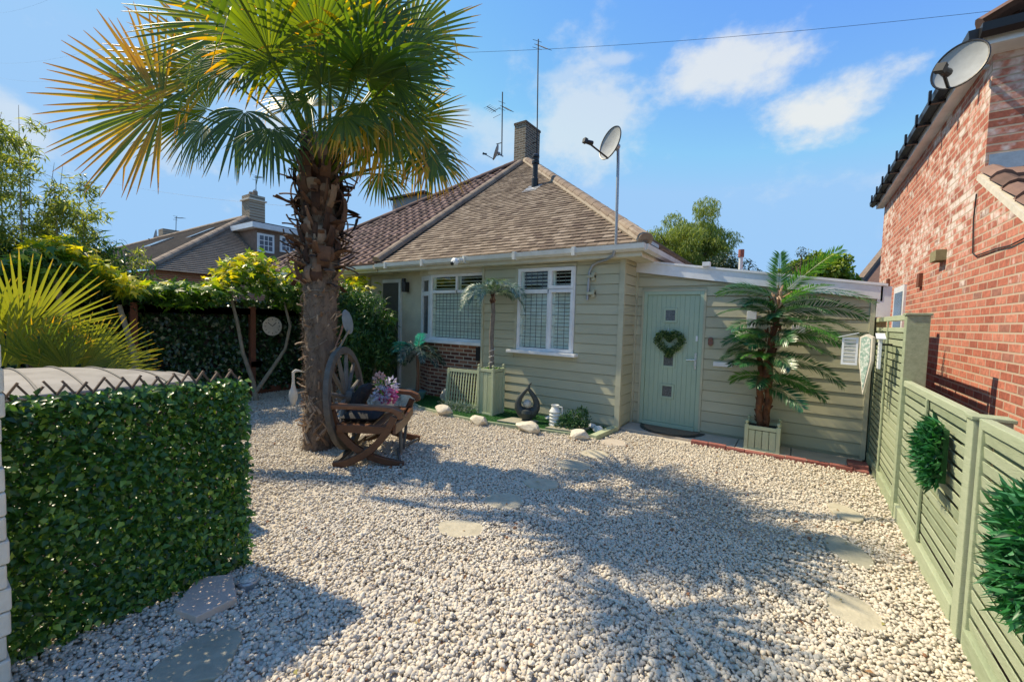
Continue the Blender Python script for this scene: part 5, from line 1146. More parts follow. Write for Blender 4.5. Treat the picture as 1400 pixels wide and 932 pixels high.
P[:, 2] = np.where(P[:, 2] > 1.225, P[:, 2]-rng.random(n)*.1, P[:, 2])
D = np.stack([rng.uniform(.1, 1, n), rng.normal(0, .7, n), rng.normal(-.25, .35, n)], 1); U = np.stack([rng.uniform(.3, 1, n), rng.normal(0, .3, n), rng.uniform(.4, 1.2, n)], 1)
leaves('ivy_leaves', P, D, U, rng.uniform(.027, .050, n), rng.uniform(.019, .034, n), M_ivy, screen, fold=.18, droop=.25, rnd=np.clip(rng.beta(2, 2.6, n)+(rng.random(n) < .04)*.5, 0, 1))
# ribbed lid of a storage chest behind the screen
lz = 1.10; lo = [at_z(u, v, lz) for u, v in ((-60, 522), (-40, 508), (0, 498), (60, 490), (140, 487), (200, 490), (250, 500), (285, 512), (274, 514), (171, 518), (93, 524), (0, 533), (-60, 540))]
lid = thing('storage_box', 'pale ribbed curved lid of a box standing behind the leafy screen', 'storage box', (-4.8, .8, 0))
xs_ = [p.x for p in lo]; ys_ = [p.y for p in lo]; yA, yB_ = -.35, 1.36; xA, xB_ = min(xs_), max(xs_)
NX, NY = 14, 30; vs = []
xn = -4.02
def lidpt(i, j):
    y = yA+(yB_-yA)*j/NY; t = max(0, (y-.55)/(yB_-.55)); xf = -5.75+1.0*t**2.2; xnr = xn-.03*t; x = xnr+(xf-xnr)*i/NX; return (x, y, lz-.03+.075*math.sin(math.pi*min(1, max(0, i/NX)))**.7*(1-.7*t**2))
vs = [lidpt(i, j) for i in range(NX+1) for j in range(NY+1)]; fs = [(i*(NY+1)+j, (i+1)*(NY+1)+j, (i+1)*(NY+1)+j+1, i*(NY+1)+j+1) for i in range(NX) for j in range(NY)]
MB().add(vs, fs).build('lid', M_lid, lid, smooth=True)
rb = MB()
for j in range(3, NY, 4): rb.tube([Vector(lidpt(i, j))+Vector((0, 0, .004)) for i in range(NX+1)], .009, 5)
rb.build('rib', M_rib, lid); ed = [Vector(lidpt(0, j)) for j in range(NY+1)]+[Vector(lidpt(i, NY)) for i in range(NX+1)]+[Vector(lidpt(NX, j)) for j in range(NY, -1, -1)]
MB().tube(ed, .016, 8).build('lid_rim', M_lid, lid)
MB().box(-5.0, -4.05, yA+.02, 1.2, .02, lz-.05).build('box_body', mat('dark_box', (.05, .05, .05), 5, .6), lid)
pil = thing('gate_pillar', 'cream split-stone pillar at the left edge of the photo', 'pillar', (-2.66, 0, 0)); mb = MB(); z = 0; k = 0; yR = .232
while z < 1.5:
    y = -.6-(.12 if k % 2 else 0)
    while y < yR-.02:
        e1 = y+.26; last = e1 >= yR-.03; mb.box(-2.82, -2.60+random.uniform(-.014, .004), max(-.6, y)+.002, (yR+random.uniform(-.016, .002)) if last else e1-.002, z+.002, z+.098)
        y += .262
        if last: break
    z += .1; k += 1
mb.build('stonework', M_wstone, pil, bevel=.008)

# ================================================================= LEFT GARDEN: ivy fence, pergola, vine, clock, statue
XI = -8.9
iv = thing('ivy_fence', 'tall boundary fence covered in dark ivy at the back of the left garden', 'fence', (XI, 3, 0)); MB().box(XI-.1, XI-.05, -2.5, 6.9, 0, 1.85).build('boards', M_deck, iv); MB().box(XI-.02, XI+.05, .3, 5.8, .0, .16).build('base_board', M_post, iv)
n = 13000; P = np.stack([XI+rng.uniform(-.03, .10, n), rng.uniform(-2.4, 6.9, n), rng.uniform(.14, 1.9, n)], 1); D = np.stack([rng.uniform(.1, 1, n), rng.normal(0, .6, n), rng.normal(-.5, .5, n)], 1)
M_divy = leafmat('dark_ivy_leaf', [(0, (.012, .035, .012)), (.6, (.03, .08, .024)), (.93, (.08, .15, .05)), (1, (.42, .42, .30))], .15, .3, spec=.7)
leaves('ivy_leaves', P, D, np.stack([np.ones(n), rng.normal(0, .3, n), rng.uniform(.2, 1, n)], 1), rng.uniform(.07, .11, n), rng.uniform(.05, .08, n), M_divy, iv)
pg = thing('pergola', 'red-brown timber pergola carrying the vine along the left boundary', 'pergola', (-8.7, 3, 0)); mb = MB()
for y in (.4, 2.1, 3.85, 5.55): MB().box(-8.74, -8.65, y-.045, y+.045, 0, 1.75).build('post', M_post, pg); MB().box(-8.74, -8.66, -.2, 6.2, 1.60, 1.72).build('beam', M_post, pg); MB().box(-8.62, -8.6, 3.80, 3.98, .60, .70).build('small_plaque', mat('pale_yellow_plaque', (.60, .55, .28), 9, .6), pg)
ck = thing('wall_clock', 'round white garden clock hung against the ivy between the vine stems', 'clock', (-8.62, 4.17, 1.36)); cz = 1.38; Mc = Matrix.Rotation(R_(90), 3, 'Y') @ Matrix.Identity(3)
MB().lathe([(.001, 0), (.17, 0), (.185, .012), (.185, .03), (.165, .032), (.163, .02), (.001, .02)], (-8.66, 4.2, cz), 28, M=Mc).build('case', M_pale, ck, smooth=True)
mb = MB(); mb.bar((-8.635, 4.2, cz), (-8.635, 4.27, cz+.07), .012, .004, (1, 0, 0)).bar((-8.635, 4.2, cz), (-8.635, 4.11, cz+.08), .010, .004, (1, 0, 0))
for k in range(12): an = k*math.pi/6; mb.bar((-8.637, 4.2+.125*math.cos(an), cz+.125*math.sin(an)), (-8.637, 4.2+.15*math.cos(an), cz+.15*math.sin(an)), .01, .004, (1, 0, 0))
mb.build('hands', M_black, ck)
vt = thing('vine', 'leafy vine with top leaves coloured sunlit yellow over the pergola, on pale forked stems', 'vine', (-8.25, 3.7, 0)); mb = MB()
mb.tube([(-8.2, 3.70, 0), (-8.22, 3.66, .35), (-8.25, 3.50, .9), (-8.3, 3.42, 1.5), (-8.4, 3.35, 2.0)], [.055, .04, .032, .03, .02], 8).build('stem', M_twig, vt); mb = MB(); mb.tube([(-8.2, 3.70, .2), (-8.2, 3.95, .55), (-8.25, 4.25, .95), (-8.25, 4.35, 1.4), (-8.35, 4.25, 2.0)], [.04, .035, .03, .028, .02], 8)
mb.build('stem', M_twig, vt); mb = MB()
mb.tube([(-8.2, 1.5, 0), (-8.25, 1.6, .8), (-8.3, 1.3, 1.5), (-8.4, 1.2, 2.1)], [.07, .06, .05, .03], 8).build('stem', M_twig, vt); mb = MB(); mb.tube([(-8.1, 1.95, .0), (-8.2, 2.0, .9), (-8.3, 1.85, 1.7)], [.05, .045, .03], 8)
mb.build('stem', M_twig, vt)
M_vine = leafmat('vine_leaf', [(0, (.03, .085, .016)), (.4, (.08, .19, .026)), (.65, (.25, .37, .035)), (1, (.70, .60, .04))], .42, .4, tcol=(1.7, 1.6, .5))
def lobed(name, P, D, U, Ln, m, parent, rnd=None):
    """palmate leaf: three pointed lobes"""
    N = len(P); D = unit(D); S = unit(np.cross(D, U)); U2 = np.cross(S, D); L_ = Ln[:, None]
    V = np.stack([P, P+D*L_-U2*L_*.22, P+D*L_*.42-S*L_*.16, P+D*L_*.42+S*L_*.16, P+D*L_*.62-S*L_*.52-U2*L_*.12, P+D*L_*.62+S*L_*.52-U2*L_*.12, P+D*L_*.12-S*L_*.2, P+D*L_*.12+S*L_*.2, P-D*L_*.05-S*L_*.45-U2*L_*.1, P-D*L_*.05+S*L_*.45-U2*L_*.1], 1)
    return np_mesh(name, V, [(0, 2, 1), (0, 1, 3), (0, 6, 2), (0, 3, 7), (6, 4, 2), (7, 3, 5), (0, 8, 6), (0, 7, 9)], m, parent, rnd)
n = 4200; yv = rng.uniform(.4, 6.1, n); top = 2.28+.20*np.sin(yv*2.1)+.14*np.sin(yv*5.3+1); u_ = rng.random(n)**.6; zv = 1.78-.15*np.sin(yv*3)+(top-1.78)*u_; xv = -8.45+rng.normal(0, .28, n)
new = np.clip((zv-(top-.22))/.22, 0, 1); rv = np.clip(rng.random(n)*.62+new*.5*rng.random(n)+(new > .45)*(rng.random(n) < .6)*.4, 0, 1)  # new weights the sunlight painted as yellow into the uppermost leaves
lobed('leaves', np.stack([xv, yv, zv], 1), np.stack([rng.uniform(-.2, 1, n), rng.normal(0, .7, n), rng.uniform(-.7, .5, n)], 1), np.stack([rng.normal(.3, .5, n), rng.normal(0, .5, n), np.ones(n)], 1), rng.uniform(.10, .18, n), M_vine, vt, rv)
st_ = at_z(401, 571); he = thing('heron_statue', 'slender cream wooden heron statue standing left of the palm trunk', 'statue', st_); mb = MB()
mb.tube([st_+Vector((-.03, -.03, 0)), st_+Vector((-.02, -.02, .24))], .009, 6).tube([st_+Vector((.03, .04, 0)), st_+Vector((.02, .02, .24))], .009, 6); mb.build('leg', M_pale, he)
MB().tube([st_+Vector((.0, 0, z)) for z in (.20, .26, .34, .42, .48, .54, .62, .70, .73)], [.02, .05, .072, .06, .035, .024, .020, .022, .024], 12).tube([st_+Vector((0, 0, .725)), st_+Vector((.02, .03, .75)), st_+Vector((.05, .07, .745)), st_+Vector((.10, .14, .72))], [.022, .026, .014, .003], 10).build('body', M_pale, he, smooth=True)

def foliage(name, blobs_, n, ln, wd, m, parent, down=.3, narrow=False, fold=.25):
    Ps = []; tot = sum(b[3]*b[4]*b[5] for b in blobs_)
    for b in blobs_:
        k = max(8, int(n*b[3]*b[4]*b[5]/tot)); d = unit(rng.normal(0, 1, (k, 3))); r = rng.uniform(.35, 1.05, (k, 1))**.6; Ps.append(np.array(b[:3])+d*r*np.array(b[3:6]))
    P = np.concatenate(Ps); k = len(P); D = rng.normal(0, .8, (k, 3)); D[:, 2] -= down
    return leaves(name, P, D, rng.normal(0, .6, (k, 3))+np.array([0, 0, .8]), rng.uniform(.7, 1.25, k)*ln, rng.uniform(.8, 1.2, k)*wd, m, parent, fold, .2)
def clumps(c, rad, n, r0, r1, seed=0, shell=.55):
    r_ = np.random.default_rng(seed); d = unit(r_.normal(0, 1, (n, 3))); rr = r_.uniform(shell, 1, (n, 1)); Pn = np.array(c)+d*rr*np.array(rad); s = r_.uniform(r0, r1, n)
    return [tuple(p)+(a, a, a*.8) for p, a in zip(Pn, s)]
# bush in front of the porch
M_bush = leafmat('dark_bush_leaf', [(0, (.014, .05, .014)), (.6, (.04, .12, .025)), (.93, (.09, .20, .04)), (1, (.30, .32, .10))], .25, .4)
bu = thing('porch_bush', 'dense dark narrow-leaved bush hiding the porch left of the bay window', 'shrub', (-7.15, 5.2, 0))
MB().tube([(-7.25, 5.2, 0), (-7.25, 5.2, 1.5)], [.05, .02], 6).build('stem', M_twig, bu); MB().tube([(-7.1, 5.35, 0), (-6.95, 5.5, 1.2)], [.04, .02], 6).build('stem', M_twig, bu)
bcl = clumps((-7.25, 5.30, 1.05), (.62, .62, 1.0), 46, .22, .34, 3, .3)+clumps((-7.05, 5.62, 1.0), (.38, .35, .85), 30, .18, .28, 14, .3)+clumps((-7.6, 5.35, 1.75), (.35, .35, .35), 12, .2, .28, 15, .3)+clumps((-7.75, 4.9, 2.1), (.5, .6, .35), 14, .2, .3, 5, .3)
foliage('foliage', bcl, 21000, .13, .022, M_bush, bu, .5)
by_ = thing('yellow_vine', 'bright yellow-green vine growth spilling over the top of the dark porch bush', 'vine', (-7.7, 4.6, 0)); MB().tube([(-7.9, 4.55, 0), (-7.9, 4.55, 1.2), (-7.8, 4.5, 2.3)], [.04, .035, .02], 6).build('stem', M_twig, by_)
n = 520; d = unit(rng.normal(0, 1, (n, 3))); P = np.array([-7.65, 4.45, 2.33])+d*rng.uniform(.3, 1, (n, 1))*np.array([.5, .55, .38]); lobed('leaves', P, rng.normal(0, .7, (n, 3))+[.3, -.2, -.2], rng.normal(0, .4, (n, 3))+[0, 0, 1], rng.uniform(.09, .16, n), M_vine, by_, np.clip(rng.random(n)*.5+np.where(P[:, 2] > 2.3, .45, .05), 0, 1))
# big dark shrub on the left and bamboo above it
M_ever = leafmat('dark_evergreen_leaf', [(0, (.012, .045, .02)), (.6, (.035, .10, .035)), (.8, (.08, .17, .045)), (1, (.22, .32, .07))], .3, .35)
M_bam = leafmat('bamboo_leaf', [(0, (.10, .14, .04)), (.5, (.22, .28, .07)), (.9, (.40, .42, .11)), (1, (.55, .50, .12))], .55, .4, tcol=(1.4, 1.4, .6))
es = thing('evergreen_shrub', 'large dark evergreen shrub behind the yellow fan palms at the left edge', 'shrub', (-9.3, .6, 0)); MB().tube([(-9.4, .5, 0), (-9.4, .6, 1.8)], [.08, .04], 7).build('stem', M_twig, es)
foliage('foliage', clumps((-9.6, 1.6, 1.75), (.8, 1.3, .95), 70, .28, .45, 8, .3)+clumps((-9.6, .6, 2.0), (.8, .9, 1.0), 30, .3, .45, 9, .3), 17000, .16, .03, M_ever, es, .5)
bb = thing('bamboo', 'airy pale-leaved bamboo rising above the dark shrub in the top left', 'bamboo', (-9.3, 0, 0)); cu = MB(); bl_ = []
r_ = random.Random(5)
for i in range(17):
    y = .3+1.6*i/16; x = -9.4+r_.uniform(-.5, .5); 
    h = float(np.interp(y, [.3, 1.0, 1.3, 1.6, 1.9, 2.2], [4.2, 4.45, 4.2, 3.4, 2.9, 2.8]))*r_.uniform(.86, 1.03); ly = r_.uniform(-.2, .45); lx = r_.uniform(-.3, .4)
    pts = [Vector((x+lx*(t**2), y+ly*(t**2), h*t)) for t in (0, .3, .6, .8, .93, 1)]; cu.tube(pts, [.016, .014, .010, .006, .004, .002], 5)
    for k in range(11):
        t = .38+.62*k/11; p = pts[0].lerp(pts[-1], t); p = Vector((x+lx*t*t, y+ly*t*t, h*t)); an = r_.uniform(0, 6.28); le = r_.uniform(.15, .42)*(1.25-t*.6); e_ = p+Vector((math.cos(an)*le, math.sin(an)*le, le*.35)); cu.tube([p, e_], .003, 3, caps=False); s = .13*r_.uniform(.7, 1.4); bl_.append((e_.x, e_.y, e_.z, s, s, s*.8)); m_ = p.lerp(e_, .5); bl_.append((m_.x, m_.y, m_.z, s*.6, s*.6, s*.5))
cu.build('culm', M_twig, bb); foliage('foliage', bl_, 17000, .12, .022, M_bam, bb, .35)
# fan palms behind the box
fp1 = thing('fan_palm', 'large low fan palm with upright yellow-green leaves at the left edge', 'palm', (-6.6, .35, 0)); c1 = at_x(55, 475, -6.6)
MB().tube([(-6.6, c1.y, 0), (-6.6, c1.y, c1.z-.1)], [.12, .10], 10).build('trunk', M_bark, fp1)
V_ = lambda u, v, X: np.array(at_x(u, v, X))
def lfan(parent, u0, v0, u1, v1, X, spread, nseg, broken=.02, droop=.05, m=M_young, N=(1, .2, .15), **k):
    h = V_(u0, v0, X); t = V_(u1, v1, X); fan('frond', (h[0]-.05, h[1]-.05, max(.2, h[2]-.6)), h, t-h, np.array(N, float), float(np.linalg.norm(t-h)), parent, spread=spread, nseg=nseg, broken=broken, droop=droop, m=m, pet=.012, brown=.12, **k)
lfan(fp1, 30, 462, 88, 355, -6.5, 2.5, 30); lfan(fp1, -20, 455, -10, 370, -6.6, 2.6, 26); lfan(fp1, 10, 500, -5, 400, -6.3, 3.0, 28); lfan(fp1, 52, 505, 75, 435, -6.2, 2.2, 22, m=M_frond, tone=.6)
fp2 = thing('fan_palm', 'smaller fan palm of spiky yellow leaves right behind the ribbed box lid', 'palm', (-6.3, 1.35, 0)); c2 = at_x(150, 490, -6.3)
MB().tube([(-6.3, c2.y, 0), (-6.3, c2.y, c2.z-.1)], [.10, .08], 10).build('trunk', M_bark, fp2)
lfan(fp2, 112, 505, 205, 455, -6.4, 2.2, 28); lfan(fp2, 100, 500, 128, 425, -6.5, 1.8, 20); lfan(fp2, 130, 520, 222, 498, -6.2, 1.5, 18); lfan(fp2, 95, 510, 60, 445, -6.2, 1.8, 20, m=M_frond, tone=.9)

# ================================================================= BACKGROUND HOUSE AND TREES
bh = thing('distant_house', 'brown tiled chalet bungalow with a two-window dormer beyond the vine', 'house', (-25, 9, 0))
M_far = mat('weathered_grey_tile', [(.2, (.20, .165, .135)), (.8, (.36, .30, .25))], 3, .95, .5, 14)
ar = at_y(338, 297, 10); al = Vector((-46, 10, ar.z)); t_ = .62; e0 = ar.z-(10-4.5)*t_; cr = Vector((ar.x+5.2, 4.6, e0)); cb_ = Vector((ar.x+5.2, 15.4, e0))
rfb = MB().add([al, ar, cr, (-46, 4.5, e0)], [(0, 1, 2, 3)]).add([ar, cr, cb_], [(0, 1, 2)]).add([al, ar, cb_, (-46, 15.4, e0)], [(0, 1, 2, 3)]).build('roof', M_far, bh)
# tile courses as thin real steps on the two visible slopes
def courses(a0, a1, b0, b1, n, name):
    mb = MB(); a0, a1, b0, b1 = map(Vector, (a0, a1, b0, b1)); nr = (a1-a0).cross(b0-a0).normalized()
    if nr.z < 0: nr = -nr
    for i in range(n):
        t = i/n; t2 = (i+.55)/n; p = a0.lerp(b0, t); q = a1.lerp(b1, t); p2 = a0.lerp(b0, t2); q2 = a1.lerp(b1, t2); mb.add([p+nr*.045, q+nr*.045, q2+nr*.012, p2+nr*.012, p, q], [(0, 1, 2, 3), (4, 5, 1, 0)])
    mb.build(name, M_far, rfb)
courses((-46, 4.5, e0), cr, al, ar, 42, 'front_courses'); courses(cr, cb_, ar, ar, 42, 'end_courses')
hipcaps(cr, ar, .16, 'hip_tile', rfb, M_hip, .5); hipcaps(al, ar, .16, 'ridge_tile', rfb, M_hip, .5)
MB().box(-46, ar.x+4.9, 5, 15, 0, e0+.05).build('wall', M_brick_rf, bh)
cA = at_y(344, 297, 11.2); mb = MB().box(cA.x-.45, cA.x+.45, 10.9, 11.7, cA.z-1.3, cA.z+1.15); mb.build('chimney', M_brick_ch_x, rfb); MB().box(cA.x-.52, cA.x+.52, 10.82, 11.78, cA.z+.85, cA.z+.92).build('chimney_band', M_pale, rfb)
mb = MB(); [mb.lathe([(.13, 0), (.12, .25), (.1, .28)], (cA.x+dx, 11.3, cA.z+1.15), 10) for dx in (-.25, .2)]; mb.build('chimney_pot', M_hip, rfb)
cB = at_y(230, 330, 10.4); MB().box(cB.x-.42, cB.x+.42, 10.0, 10.9, cB.z-1.5, cB.z+.75).build('chimney', M_brick_ch_x, rfb)
for (u, v, u2, v2) in ((258, 327, 290, 314), (205, 348, 223, 338)):
    p = at_y(u, v, 7.6); p2 = at_y(u2, v2, 8.8); zz = lambda y: e0+(y-4.5)*t_
    MB().obox(((p.x+p2.x)/2, 8.2, zz(8.2)+.06), abs(p.x-p2.x)*.8, 1.2, .05, (1, 0, 0), (0, 1, t_)).build('skylight', M_glass_dark, rfb)
XD = -19.6; dA = at_x(350, 312, XD); dB = at_x(430, 322, XD); dzb = at_x(352, 365, XD).z
dmr = MB().extr([(XD, dA.y, dzb), (XD, dB.y, dzb), (XD, dB.y, dA.z), (XD, dA.y, dA.z)], (-3.2, 0, 0)).build('dormer', mat('hung_brown_tile', [(.2, (.16, .10, .07)), (.8, (.28, .19, .14))], 6, .9, .4, 30), bh)
MB().box(XD-3.6, XD+.25, dA.y-.25, dB.y+.3, dA.z, dA.z+.22).build('dormer_fascia', M_white, dmr); MB().box(XD-3.6, XD+.2, dA.y-.2, dB.y+.3, dA.z+.22, dA.z+.27).build('dormer_roof', M_deck, dmr)
for (u0, v0, u1, v1) in ((352, 318, 375, 347), (383, 322, 403, 347)):
    p = at_x(u0, v0, XD+.05); q = at_x(u1, v1, XD+.05); w_ = MB().box(XD, XD+.06, p.y, q.y, q.z, p.z).build('window', M_white, dmr); MB().box(XD+.061, XD+.068, p.y+.09, q.y-.09, q.z+.09, p.z-.09).build('pane', mat('sky_lit_pane', (.10, .14, .18), 3, .08, spec=.9), w_)
    m2 = MB(); [m2.box(XD+.069, XD+.08, p.y+.09+(q.y-p.y-.18)*k/3-.015, p.y+.09+(q.y-p.y-.18)*k/3+.015, q.z+.09, p.z-.09) for k in (1, 2)]; [m2.box(XD+.069, XD+.079, p.y+.09, q.y-.09, q.z+.09+(p.z-q.z-.18)*k/3-.015, q.z+.09+(p.z-q.z-.18)*k/3+.015) for k in (1, 2)]; m2.build('glazing_bar', M_white, w_)
dish('satellite_dish', 'tiny dark satellite dish by the far left chimney', at_y(214, 323, 10.2), (-.3, -.9, .2), .42, [(cB.x-.2, 10.3, cB.z+.3)], .3)
aerial('thin aerial on a stick above the far left roof', at_y(240, 335, 10.5), at_y(241, 296, 10.5), [(at_y(241, 298, 10.5), (1, .1, -.1), 1.2, 7, .12)])
aerial('pair-mast aerial above the far chimney behind the palm', at_y(350, 270, 11.4), at_y(350, 240, 11.4), [(at_y(350, 243, 11.4), (1, -.1, -.15), 1.0, 7, .14)])
def tree(name, label, base, ztop, zc0, rad, n, ln, wd, m, seed, down=.3, ncl=60, r0=.5, r1=.9, cat='tree', sq=1):
    t = thing(name, label, cat, base); b = Vector(base); hc = (ztop-zc0)/2; c = (b.x, b.y, zc0+hc); tk = MB(); tk.tube([b, (b.x+.1, b.y, zc0*.6), (b.x, b.y, zc0+hc)], [.28, .2, .1], 8)
    cl = clumps(c, (rad, rad, hc), ncl, r0, r1, seed, .35)
    for q in cl[::3]: tk.tube([(b.x, b.y, zc0+hc*.3), Vector((b.x, b.y, zc0+hc*.5)).lerp(Vector(q[:3]), .5)+Vector((0, 0, .1)), q[:3]], [.08, .05, .02], 5)
    tk.build('trunk', M_bark, t); foliage('crown', cl, n, ln, wd, m, t, down); return t
M_will = leafmat('willow_leaf', [(0, (.12, .17, .035)), (.6, (.24, .31, .07)), (1, (.40, .44, .12))], .5, .5, tcol=(1.3, 1.3, .6))
M_tree = leafmat('garden_tree_leaf', [(0, (.07, .12, .02)), (.6, (.18, .26, .04)), (1, (.40, .42, .07))], .45, .5)
M_dtree = leafmat('dark_tree_leaf', [(0, (.02, .04, .02)), (1, (.05, .09, .035))], .2, .5)
c = at_y(942, 325, 28); tree('willow_tree', 'pale green weeping willow behind the bungalow roof', (c.x, 28, 0), at_y(940, 280, 28).z, 3.2, 2.4, 26000, .30, .045, M_will, 31, 1.6, 90, .45, .8)
c = at_y(880, 322, 30); tree('tree', 'light green tree left of the willow, just above the roof slope', (c.x, 30, 0), at_y(880, 302, 30).z, 3.5, 1.6, 7000, .2, .09, M_tree, 32, .3, 30, .5, .8)
c = at_y(1120, 362, 27); tree('tree', 'rounded yellow-green tree right of the artificial palm, behind the flat roof', (c.x, 27, 0), at_y(1120, 344, 27).z, 3.0, 1.7, 11000, .22, .13, M_tree, 33, .2, 45, .35, .6)
c = at_y(1095, 365, 26); tree('tree', 'thin feathery dark tree just left of the rounded tree', (c.x, 26, 0), at_y(1095, 340, 26).z, 3.4, .7, 700, .14, .05, M_dtree, 34, .2, 20, .2, .4)
c = at_y(1000, 362, 24); tree('tree', 'low dark conifer tree between the willow and the vent pipe', (c.x-.1, 24, 0), at_y(1000, 348, 24).z, 2.6, 1.3, 6000, .16, .06, M_dtree, 35, .2, 30, .3, .55)
a = at_y(1168, 386, 26); b = at_y(1230, 348, 26); fr_ = thing('distant_roof', 'small red tiled roof between the flat roof and the brick house', 'house', (b.x, 26, 0))
MB().add([(a.x, 26, a.z-.3), (b.x+2, 26, a.z-.3), (b.x+2, 30, b.z+.9), (b.x, 30, b.z+.9)], [(0, 1, 2, 3)]).build('roof', M_pan, fr_); MB().box(a.x+.4, b.x+2, 26.3, 32, 0, a.z-.25).build('wall', M_brick_rf, fr_); MB().bar((a.x, 25.98, a.z-.25), (b.x, 29.98, b.z+.95), .25, .2).build('verge', M_hip, fr_)

# ================================================================= GRAVEL
def ico(j, seed):
    import bmesh
    b = bmesh.new(); bmesh.ops.create_icosphere(b, subdivisions=j, radius=1); V = np.array([v.co[:] for v in b.verts]); Fq = [tuple(v.index for v in f.verts) for f in b.faces]; b.free()
    r_ = np.random.default_rng(seed)
    for _ in range(7):
        nn_ = r_.normal(0, 1, 3); nn_ /= np.linalg.norm(nn_); d_ = r_.uniform(.45, .8); k = V@nn_; V = V-np.outer(np.maximum(k-d_, 0)*.9, nn_)
    return V, Fq
def inside(poly, x, y):
    c = np.zeros(len(x), bool); n = len(poly); j = n-1
    for i in range(n):
        xi, yi = poly[i]; xj, yj = poly[j]; m = ((yi > y) != (yj > y)) & (x < (xj-xi)*(y-yi)/(yj-yi+1e-12)+xi); c ^= m; j = i
    return c
M_peb = bpy.data.materials.new('limestone_chippings'); M_peb.use_nodes = True; nn1 = M_peb.node_tree; b1 = nn1.nodes['Principled BSDF']
at1 = nn1.nodes.new('ShaderNodeAttribute'); at1.attribute_name = 'rnd'; r1 = nn1.nodes.new('ShaderNodeValToRGB'); el = r1.color_ramp.elements; r1.color_ramp.interpolation = 'LINEAR'
stops = [(0, (.44, .39, .32)), (.1, (.53, .47, .385)), (.3, (.62, .55, .45)), (.5, (.67, .595, .475)), (.72, (.72, .66, .55)), (.86, (.68, .57, .42)), (.95, (.56, .46, .34)), (.985, (.42, .28, .17)), (1, (.28, .14, .08))]
el[0].position, el[0].color = stops[0][0], (*stops[0][1], 1); el[1].position, el[1].color = stops[-1][0], (*stops[-1][1], 1)
for p_, c_ in stops[1:-1]: e_ = el.new(p_); e_.color = (*c_, 1)
nn1.links.new(at1.outputs['Fac'], r1.inputs[0]); tcg = nn1.nodes.new('ShaderNodeTexCoord'); ng = nn1.nodes.new('ShaderNodeTexNoise'); ng.inputs['Scale'].default_value = 90; ng.inputs['Detail'].default_value = 4; nn1.links.new(tcg.outputs['Object'], ng.inputs['Vector'])
mg = nn1.nodes.new('ShaderNodeMapRange'); nn1.links.new(ng.outputs['Fac'], mg.inputs[0]); mg.inputs[3].default_value = .72; mg.inputs[4].default_value = 1.18; hg = nn1.nodes.new('ShaderNodeHueSaturation'); nn1.links.new(r1.outputs[0], hg.inputs['Color']); nn1.links.new(mg.outputs[0], hg.inputs['Value']); nn1.links.new(hg.outputs[0], b1.inputs['Base Color']); b1.inputs['Roughness'].default_value = .85; b1.inputs['Specular IOR Level'].default_value = .25
dens_ = 1500
N0 = 150000; X = rng.uniform(-9.3, .78, N0); Y = rng.uniform(-.1, 6.75, N0)
bedp = [(-6.6, 6.3)]+[(a, b-.015) for a, b in bf]+[(-2.14, 5.44), (-2.16, 6.3)]
ok = ~inside(bedp, X, Y) & ~((X > -2.25) & (Y > 6.1)) & ~((X < -2.2) & (Y > 6.2)) & ~((X < -8.85)) & ~((X < -2.3) & (Y < .0)) & ~((X < -5) & (Y > 5.9))
# keep only what the drive's field of view could show: cull far behind the screen
ok &= (np.hypot(X, Y) > .55)
for poly in STONES: 
    c0 = poly.mean(0); ok &= ~inside(c0+(poly-c0)*.93, X, Y)
X, Y = X[ok], Y[ok]; dist = np.hypot(X, Y); 
extra = dist < 4.2
# a second helping near the camera where single stones can be seen
N1 = 42000; X2 = rng.uniform(-3.2, .78, N1); Y2 = rng.uniform(.2, 3.6, N1); ok2 = (np.hypot(X2, Y2) > .7)
for poly in STONES: c0 = poly.mean(0); ok2 &= ~inside(c0+(poly-c0)*.93, X2, Y2)
X = np.concatenate([X, X2[ok2]]); Y = np.concatenate([Y, Y2[ok2]]); n = len(X); dist = np.hypot(X, Y)
sz = rng.lognormal(math.log(.0118), .26, n).clip(.0065, .022); Vs = []; rn = []
a = rng.uniform(0, 2*np.pi, n); tx_ = rng.normal(0, .45, n); ty_ = rng.normal(0, .45, n)
ca, sa = np.cos(a), np.sin(a); cx1, sx1 = np.cos(tx_), np.sin(tx_); cy1, sy1 = np.cos(ty_), np.sin(ty_)
Rz_ = np.zeros((n, 3, 3)); Rz_[:, 0, 0] = ca; Rz_[:, 0, 1] = -sa; Rz_[:, 1, 0] = sa; Rz_[:, 1, 1] = ca; Rz_[:, 2, 2] = 1
Rx_ = np.zeros((n, 3, 3)); Rx_[:, 0, 0] = 1; Rx_[:, 1, 1] = cx1; Rx_[:, 1, 2] = -sx1; Rx_[:, 2, 1] = sx1; Rx_[:, 2, 2] = cx1
Ry_ = np.zeros((n, 3, 3)); Ry_[:, 1, 1] = 1; Ry_[:, 0, 0] = cy1; Ry_[:, 0, 2] = sy1; Ry_[:, 2, 0] = -sy1; Ry_[:, 2, 2] = cy1
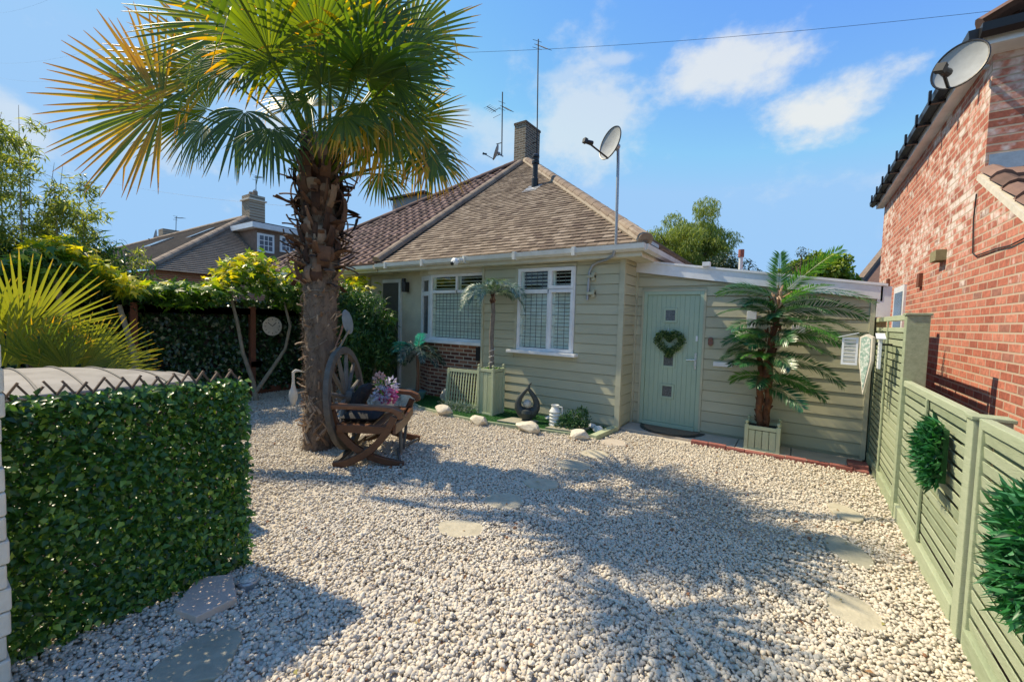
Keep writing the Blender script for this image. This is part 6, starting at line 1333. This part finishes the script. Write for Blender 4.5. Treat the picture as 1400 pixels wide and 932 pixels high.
RR = Rz_@Rx_@Ry_; S3 = np.stack([sz*rng.uniform(1.05, 1.5, n), sz*rng.uniform(.8, 1.05, n), sz*rng.uniform(.5, .8, n)], 1); Pz = rng.uniform(.002, .020, n)
und = .012*np.sin(X*1.7+Y*2.3)+.008*np.sin(X*3.1-Y*1.9); Pc = np.stack([X, Y, Pz+und*.5+.006], 1)
gcol = np.clip(rng.beta(1.6, 1.5, n), 0, 1); gcol = np.where(rng.random(n) < .005, 1.0, gcol*.97)
gv_ = thing('gravel_root', '', '') if False else None
grp = rng.integers(0, 3, n); near = dist < 2.7; objs = []
allV = []; allF = []; allR = []; off = 0
for lv, sel in ((2, near), (1, ~near)):
    for g_ in range(3):
        ix = np.where(sel & (grp == g_))[0]
        if not len(ix): continue
        T, Fq = ico(lv, 50+g_); W = np.einsum('nij,nkj->nki', RR[ix], T[None]*S3[ix][:, None])+Pc[ix][:, None]; k = T.shape[0]
        allV.append(W.reshape(-1, 3)); allF.append((np.array(Fq)[None]+(np.arange(len(ix))*k)[:, None, None]+off).reshape(-1, 3)); allR.append(np.repeat(gcol[ix], len(Fq))); off += k*len(ix)
go_ = np_mesh('gravel', np.concatenate(allV)[None], np.concatenate(allF), M_peb, None, np.array([0.]), None, True); go_.data.attributes['rnd'].data.foreach_set('value', np.concatenate(allR).astype(np.float32)); go_['kind'] = 'stuff'
# fallen leaf scraps on the gravel
k_ = 150; fx_ = rng.uniform(-3.2, .7, k_); fy_ = rng.uniform(.8, 6.0, k_); okk = ~inside(bedp, fx_, fy_); fx_, fy_ = fx_[okk], fy_[okk]; k_ = len(fx_)
M_fall = leafmat('dry_leaf_scrap', [(0, (.16, .07, .03)), (.6, (.30, .16, .07)), (1, (.34, .30, .10))], .1, .8)
kind(leaves('fallen_leaves', np.stack([fx_, fy_, np.full(k_, .036)], 1), np.stack([rng.normal(0, 1, k_), rng.normal(0, 1, k_), rng.normal(0, .2, k_)], 1), np.array([0, 0, 1.])+rng.normal(0, .3, (k_, 3)), rng.uniform(.02, .045, k_), rng.uniform(.012, .022, k_), M_fall), 'stuff')
